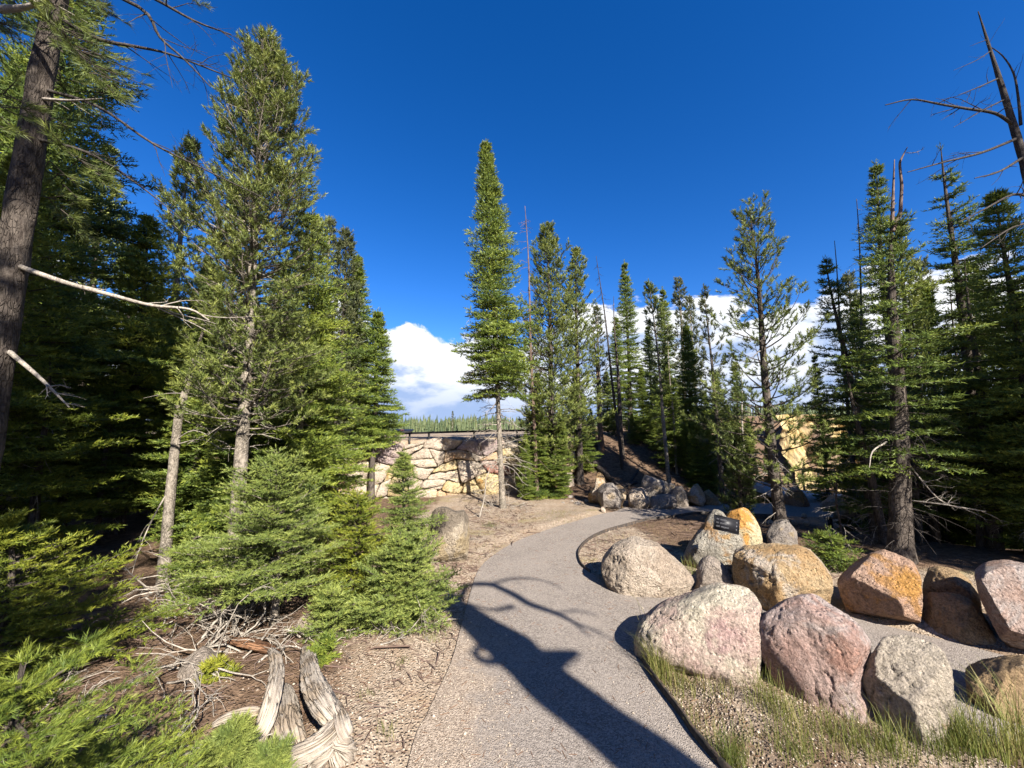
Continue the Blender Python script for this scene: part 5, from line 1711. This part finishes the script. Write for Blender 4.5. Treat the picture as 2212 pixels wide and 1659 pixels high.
# ------------------------------------------------------------------ small ground cover
def scatter_px(R, n, box):
    x0, y0, x1, y1 = box
    return np.array([gnd(R.uniform(x0, x1), R.uniform(y0, y1)) for _ in range(n)])


def ground_z(P):
    ix = np.clip(np.searchsorted(gx, P[:, 0]) - 1, 0, ngx - 2)
    iy = np.clip(np.searchsorted(gy, P[:, 1]) - 1, 0, ngy - 2)
    fx = (P[:, 0] - gx[ix]) / (gx[ix + 1] - gx[ix])
    fy = (P[:, 1] - gy[iy]) / (gy[iy + 1] - gy[iy])
    return (GZ[iy, ix] * (1 - fx) * (1 - fy) + GZ[iy, ix + 1] * fx * (1 - fy) + GZ[iy + 1, ix] * (1 - fx) * fy + GZ[iy + 1, ix + 1] * fx * fy)


R = np.random.default_rng(77)
m, t_ = new_mat("pebbles")
a_ = N(t_, "ShaderNodeAttribute", attribute_name="tint")
out_bsdf(t_, mix_col(t_, a_.outputs["Fac"], (0.15, 0.11, 0.082), (0.45, 0.38, 0.305)), 0.9)
M['pebble'] = m
X = np.concatenate([np.column_stack([R.uniform(-2.2, 0.25, 8000), 1.4 + 3.2 * R.random(8000) ** 1.5]), np.column_stack([R.uniform(0.6, 2.4, 4500), 1.5 + 1.7 * R.random(4500)]), np.column_stack([R.uniform(0.5, 1.6, 3000), R.uniform(4.3, 6.6, 3000)]), np.column_stack([R.uniform(-1.2, 0.6, 2000), R.uniform(4, 8.5, 2000)]), np.column_stack([R.uniform(-0.4, 1.4, 1800), 1.5 + 3 * R.random(1800)])])
ins = in_poly(X, path_poly)
washed = (X[:, 0] < 0.10 - 0.06 * X[:, 1] + R.normal(0, 0.16, len(X))) & (X[:, 1] < 3.9)
idn = np.arange(len(X))
sparse = (R.random(len(X)) < 0.10)
onlit = litter[np.clip(np.searchsorted(gy, X[:, 1]), 0, ngy - 1), np.clip(np.searchsorted(gx, X[:, 0]), 0, ngx - 1)] > 0.6
X = X[((~ins) | washed | (sparse & ins)) & ((~onlit) | (R.random(len(X)) < 0.12))]
onp = in_poly(X, path_poly)
sz = R.uniform(0.003, 0.009, len(X)) * np.where(R.random(len(X)) < 0.05, 1.8, 1) * np.where(onp, 0.75, 1)
zz = np.where(onp, 0.006, ground_z(X))
octv = np.array([(1, 0, 0), (-1, 0, 0), (0, 1, 0), (0, -1, 0), (0, 0, 0.7), (0, 0, -0.7)], float)
octt = np.array([(0, 2, 4), (2, 1, 4), (1, 3, 4), (3, 0, 4), (2, 0, 5), (1, 2, 5), (3, 1, 5), (0, 3, 5)])
ang = R.uniform(0, 6.28, len(X))
ov = octv[None] * R.uniform(0.55, 1.25, (len(X), 6, 1)) * sz[:, None, None]
ov = np.stack([ov[..., 0] * np.cos(ang)[:, None] - ov[..., 1] * np.sin(ang)[:, None], ov[..., 0] * np.sin(ang)[:, None] + ov[..., 1] * np.cos(ang)[:, None], ov[..., 2]], -1)
ov += np.column_stack([X, zz + sz * 0.25])[:, None]
tr_ = (octt[None] + (np.arange(len(X)) * 6)[:, None, None]).reshape(-1, 3)
tag(mesh("gravel", ov.reshape(-1, 3), tr_, None, M['pebble'], None, {"tint": np.repeat(R.random(len(X)) ** 0.8, 6)}), kind="stuff")

# needles, twigs and bark chips on the soil
n = 2000
X = np.concatenate([np.column_stack([R.uniform(-3.2, -0.35, n), 1.5 + 3.6 * R.random(n)]), np.column_stack([R.uniform(-1.0, 0.4, 900), R.uniform(4.6, 8.8, 900)]), np.column_stack([R.uniform(1.2, 3.2, 700), R.uniform(8.6, 10.6, 700)]), np.column_stack([R.uniform(0.8, 2.2, 500), R.uniform(4.8, 6.8, 500)]), np.column_stack([R.uniform(2.4, 5, 900), R.uniform(4.2, 7.5, 900)])])
X = X[~in_poly(X, path_poly)]
ln = R.uniform(0.02, 0.14, len(X)) * np.where(R.random(len(X)) < 0.06, 2.5, 1)
az = R.uniform(0, 6.28, len(X))
c = np.column_stack([X, ground_z(X) + 0.004])
d = np.column_stack([np.cos(az), np.sin(az), R.normal(0, 0.12, len(X))]) * ln[:, None]
bend = np.column_stack([R.normal(0, .12, len(X)), R.normal(0, .12, len(X)), np.abs(R.normal(0, .06, len(X)))]) * ln[:, None]
V, q = tubes(np.stack([c - d / 2, c + bend, c + d / 2], 1), np.stack([0.0012 + ln * 0.018, 0.0015 + ln * 0.02, 0.001 + ln * 0.01], 1), 3)
tag(mesh("litter", V, None, q, M['dead_red'], None, None, True), kind="stuff")
n = 2600
X = np.column_stack([R.uniform(-1.6, 1.3, n), 1.5 + 6.5 * R.random(n) ** 1.4])
on = in_poly(X, path_poly)
keep = (~on) | (R.random(n) < 0.3)
X, on = X[keep], on[keep]
az = R.uniform(0, 6.28, len(X))
c = np.column_stack([X, np.where(on, 0.0085, ground_z(X) + 0.003)])
d = np.column_stack([np.cos(az), np.sin(az), 0 * az]) * R.uniform(0.012, 0.03, len(X))[:, None]
V, q = tubes(np.stack([c - d, c + d], 1), np.full((len(X), 2), 0.0012), 3)
tag(mesh("fallen_needles", V, None, q, M['rotten'], None, None, True), kind="stuff")

# grass
M['grass'] = needle_mat('grass_blades', (0.075, 0.105, 0.018), (0.17, 0.185, 0.045), (0.36, 0.30, 0.13), 0.35)


def grass(spots, seed):
    R = np.random.default_rng(seed)
    B, D, Hh, W, C = [], [], [], [], []
    for px, py, n, rad, hh, tint in spots:
        g = gnd(px, py)
        for _ in range(n):
            o = R.normal(0, rad, 2)
            B.append((g[0] + o[0], g[1] + o[1]))
            az = R.uniform(0, 6.28)
            D.append((math.cos(az), math.sin(az), R.uniform(0.15, 0.75)))
            Hh.append(hh * R.uniform(0.45, 1.15))
            W.append(0.0016 + 0.006 * hh)
            C.append(tint + R.normal(0, 0.2))
    B = np.array(B)
    D = np.array(D)
    Hh = np.array(Hh)[:, None]
    W = np.array(W)[:, None]
    keep = ~in_poly(B, path_poly)
    B, D, Hh, W, C = B[keep], D[keep], Hh[keep], W[keep], np.array(C)[keep]
    b = np.column_stack([B, ground_z(B) - 0.005])
    hor = np.column_stack([D[:, :2], 0 * D[:, 0]])
    spread = D[:, 2:3]
    s = np.column_stack([-D[:, 1], D[:, 0], 0 * D[:, 0]])
    rows = []
    for u, w in ((0, 1), (0.4, 0.85), (0.75, 0.5)):
        p = b + Hh * (Zv * (u - 0.25 * spread * u * u) + hor * spread * u * u)
        rows += [p - s * W * w / 2, p + s * W * w / 2]
    rows.append(b + Hh * (Zv * (1 - 0.25 * spread) + hor * spread))
    V = np.stack(rows, 1)
    i = (np.arange(len(b)) * 7)[:, None]
    q = np.concatenate([i + [0, 1, 3, 2], i + [2, 3, 5, 4]])
    t = i + [4, 5, 6]
    return tag(mesh("grass", V.reshape(-1, 3), t, q, M['grass'], None, {"tint": np.clip(np.repeat(C, 7), 0, 1)}), kind="stuff")


Rg = np.random.default_rng(9)
gs = []
# tufts against the front boulders
for px, py, n, rad, hh, ti in [(1390, 1430, 170, .05, .28, .6), (1415, 1455, 220, .06, .26, .55), (1440, 1470, 120, .06, .2, .6), (1470, 1490, 160, .07, .13, .55), (1540, 1510, 120, .08, .11, .55), (1650, 1540, 110, .05, .20, .45), (1690, 1570, 110, .06, .17, .5), (1720, 1600, 110, .07, .14, .6), (1580, 1650, 260, .04, .16, .2), (1480, 1560, 120, .06, .10, .5), (1800, 1620, 180, .08, .14, .5), (1860, 1640, 180, .07, .14, .45),
                               (1930, 1650, 220, .06, .18, .4), (2080, 1640, 260, .06, .22, .3), (2130, 1650, 200, .07, .30, .5), (2200, 1640, 120, .06, .40, .6), (2190, 1610, 90, .05, .38, .6), (2040, 1655, 200, .05, .16, .3), (1490, 1240, 60, .05, .22, .4), (1550, 1240, 40, .04, .22, .45), (1060, 1143, 120, .07, .10, .15), (1720, 1655, 200, .06, .12, .4),
                               (830, 1590, 70, .03, .06, .45), (870, 1440, 50, .03, .05, .45), (790, 1515, 40, .03, .045, .5), (935, 1385, 60, .04, .08, .5), (960, 1360, 40, .04, .08, .5), (1500, 1420, 10, .1, .3, .7), (1410, 1400, 12, .05, .42, .7)]:
    gs.append((px, py, n, rad, hh, ti))
for _ in range(46):
    gs.append((Rg.uniform(1400, 2050), Rg.uniform(1480, 1660), 12, .06, Rg.uniform(.05, .11), Rg.uniform(.4, .8)))
for _ in range(60):     # thin dry grass by the far shoulder and on the island
    gs.append((Rg.uniform(1000, 1260), Rg.uniform(1105, 1215), 26, .10, Rg.uniform(.03, .06), Rg.uniform(.5, .95)))
for _ in range(40):
    gs.append((Rg.uniform(1270, 1480), Rg.uniform(1135, 1235), 24, .09, Rg.uniform(.03, .06), Rg.uniform(.4, .9)))
for _ in range(24):
    gs.append((Rg.uniform(1180, 1310), Rg.uniform(1105, 1135), 26, .10, Rg.uniform(.04, .08), Rg.uniform(.3, .7)))
grass(gs, 4)

# ------------------------------------------------------------------ far side: cliff, forests, lone pine
u = np.linspace(0, 1, 150)
v = np.linspace(0, 1, 60)
U, W_ = np.meshgrid(u, v, indexing='ij')
cx = 262 + U * 95
rib = np.abs(np.sin(cx * 0.055 + 1.2 * np.sin(cx * 0.021))) ** 0.6
cy = 398 - 26 * rib * (1 - 0.45 * W_) - 26 * (1 - W_) ** 1.4 + fbm(np.stack([cx * 0.05, W_ * 4, 0 * cx], -1), 5, 0.6) * 11
czz = -75 + W_ * (89.5 + 2 * fbm(np.stack([cx * 0.03, 0 * cx, 0 * cx + 5], -1), 3))
idx = np.arange(150 * 60).reshape(150, 60)
q = np.stack([idx[:-1, :-1], idx[1:, :-1], idx[1:, 1:], idx[:-1, 1:]], -1).reshape(-1, 4)
m, t_ = new_mat("cliff_yellow")
v_ = obj_vec(t_, (1, 1, 0.35))
nA = noise(t_, v_, 0.06, 8, 0.65, 0.5)
nB = noise(t_, v_, 0.35, 8, 0.7)
cc = mix_col(t_, smooth_range(t_, nA, 0.35, 0.62), (0.40, 0.29, 0.12), (0.45, 0.35, 0.19))
cc = mix_col(t_, smooth_range(t_, noise(t_, v_, 0.03, 6, 0.6), 0.54, 0.66), cc, (0.24, 0.17, 0.125))
out_bsdf(t_, cc, 0.95, nB, 0.1, 3.0, 0.8)
M['cliff'] = m
cl = mesh("cliff", np.stack([cx, cy, czz], -1).reshape(-1, 3), None, q, M['cliff'], None, None, False)
tag(cl, "yellow and tan canyon cliff with vertical ribs across the gorge", "cliff")


def far_forest(name, X, Y, hh, seed):
    R = np.random.default_rng(seed)
    n = len(X)
    z = hgt(X, Y)
    V, T, C = [], [], []
    k = 5
    for lvl in range(5):
        f0 = 0.12 + 0.17 * lvl
        zt = z + hh * min(1.0, f0 + 0.36)
        zb = z + hh * f0
        rr = hh * 0.115 * (1 - 0.17 * lvl) * R.uniform(0.7, 1.25, n)
        th = np.arange(k) * 2 * np.pi / k
        ph = R.uniform(0, 6.28, n)
        ring = np.stack([X[:, None] + rr[:, None] * np.cos(th + ph[:, None]) * R.uniform(.5, 1.2, (n, k)), Y[:, None] + rr[:, None] * np.sin(th + ph[:, None]) * R.uniform(.5, 1.2, (n, k)), zb[:, None] + R.normal(0, .05, (n, k)) * hh[:, None]], -1)
        apex = np.stack([X, Y, zt], -1)[:, None]
        V.append(np.concatenate([ring, apex], 1))
    V = np.stack(V, 1)          # n,5,k+1,3
    idx = np.arange(n * 5 * (k + 1)).reshape(n, 5, k + 1)
    T = np.stack([idx[..., :k], np.roll(idx[..., :k], -1, -1), np.broadcast_to(idx[..., k:], idx[..., :k].shape)], -1).reshape(-1, 3)
    C = np.repeat(np.clip(R.normal(0.45, 0.25, n), 0, 1), 5 * (k + 1))
    b = mesh(name, V.reshape(-1, 3), T, None, M['far'], None, {"tint": C})
    tag(b, kind="stuff")
    # pale trunks
    P = np.stack([np.stack([X, Y, z], -1), np.stack([X, Y, z + hh * 0.5], -1)], 1)
    Vt, qt = tubes(P, np.stack([hh * 0.016, hh * 0.01], 1), 3)
    o = mesh("trunks", Vt, None, qt, M['bark_pale'], b, None, False)
    o["kind"] = "stuff"
    return b


R = np.random.default_rng(31)
X = R.uniform(-95, 40, 2600)
Y = R.uniform(150, 420, 2600)
X = X * Y / 250
far_forest("forest", X, Y, (4.5 + 8.0 * R.random(2600) ** 1.3) * (0.85 + 0.35 * fbm(np.column_stack([X * 0.05, Y * 0.02, 0 * X]), 2)), 1)
X = R.uniform(90, 560, 1700)
Y = R.uniform(402, 520, 1700)
far_forest("forest", X, Y, 6 + 10 * R.random(1700) ** 1.3, 2)
b, h, ln = place(978, 888, 62)
src, h0, r0 = ARC['pb']
o = copy_tree(src)
o.location = b
o.scale = (h / h0 * 1.0,) * 2 + (h / h0,)
o["label"] = "lone bare trunked pine in front of the far forest above the railing"
o["group"] = None
if "group" in o:
    del o["group"]
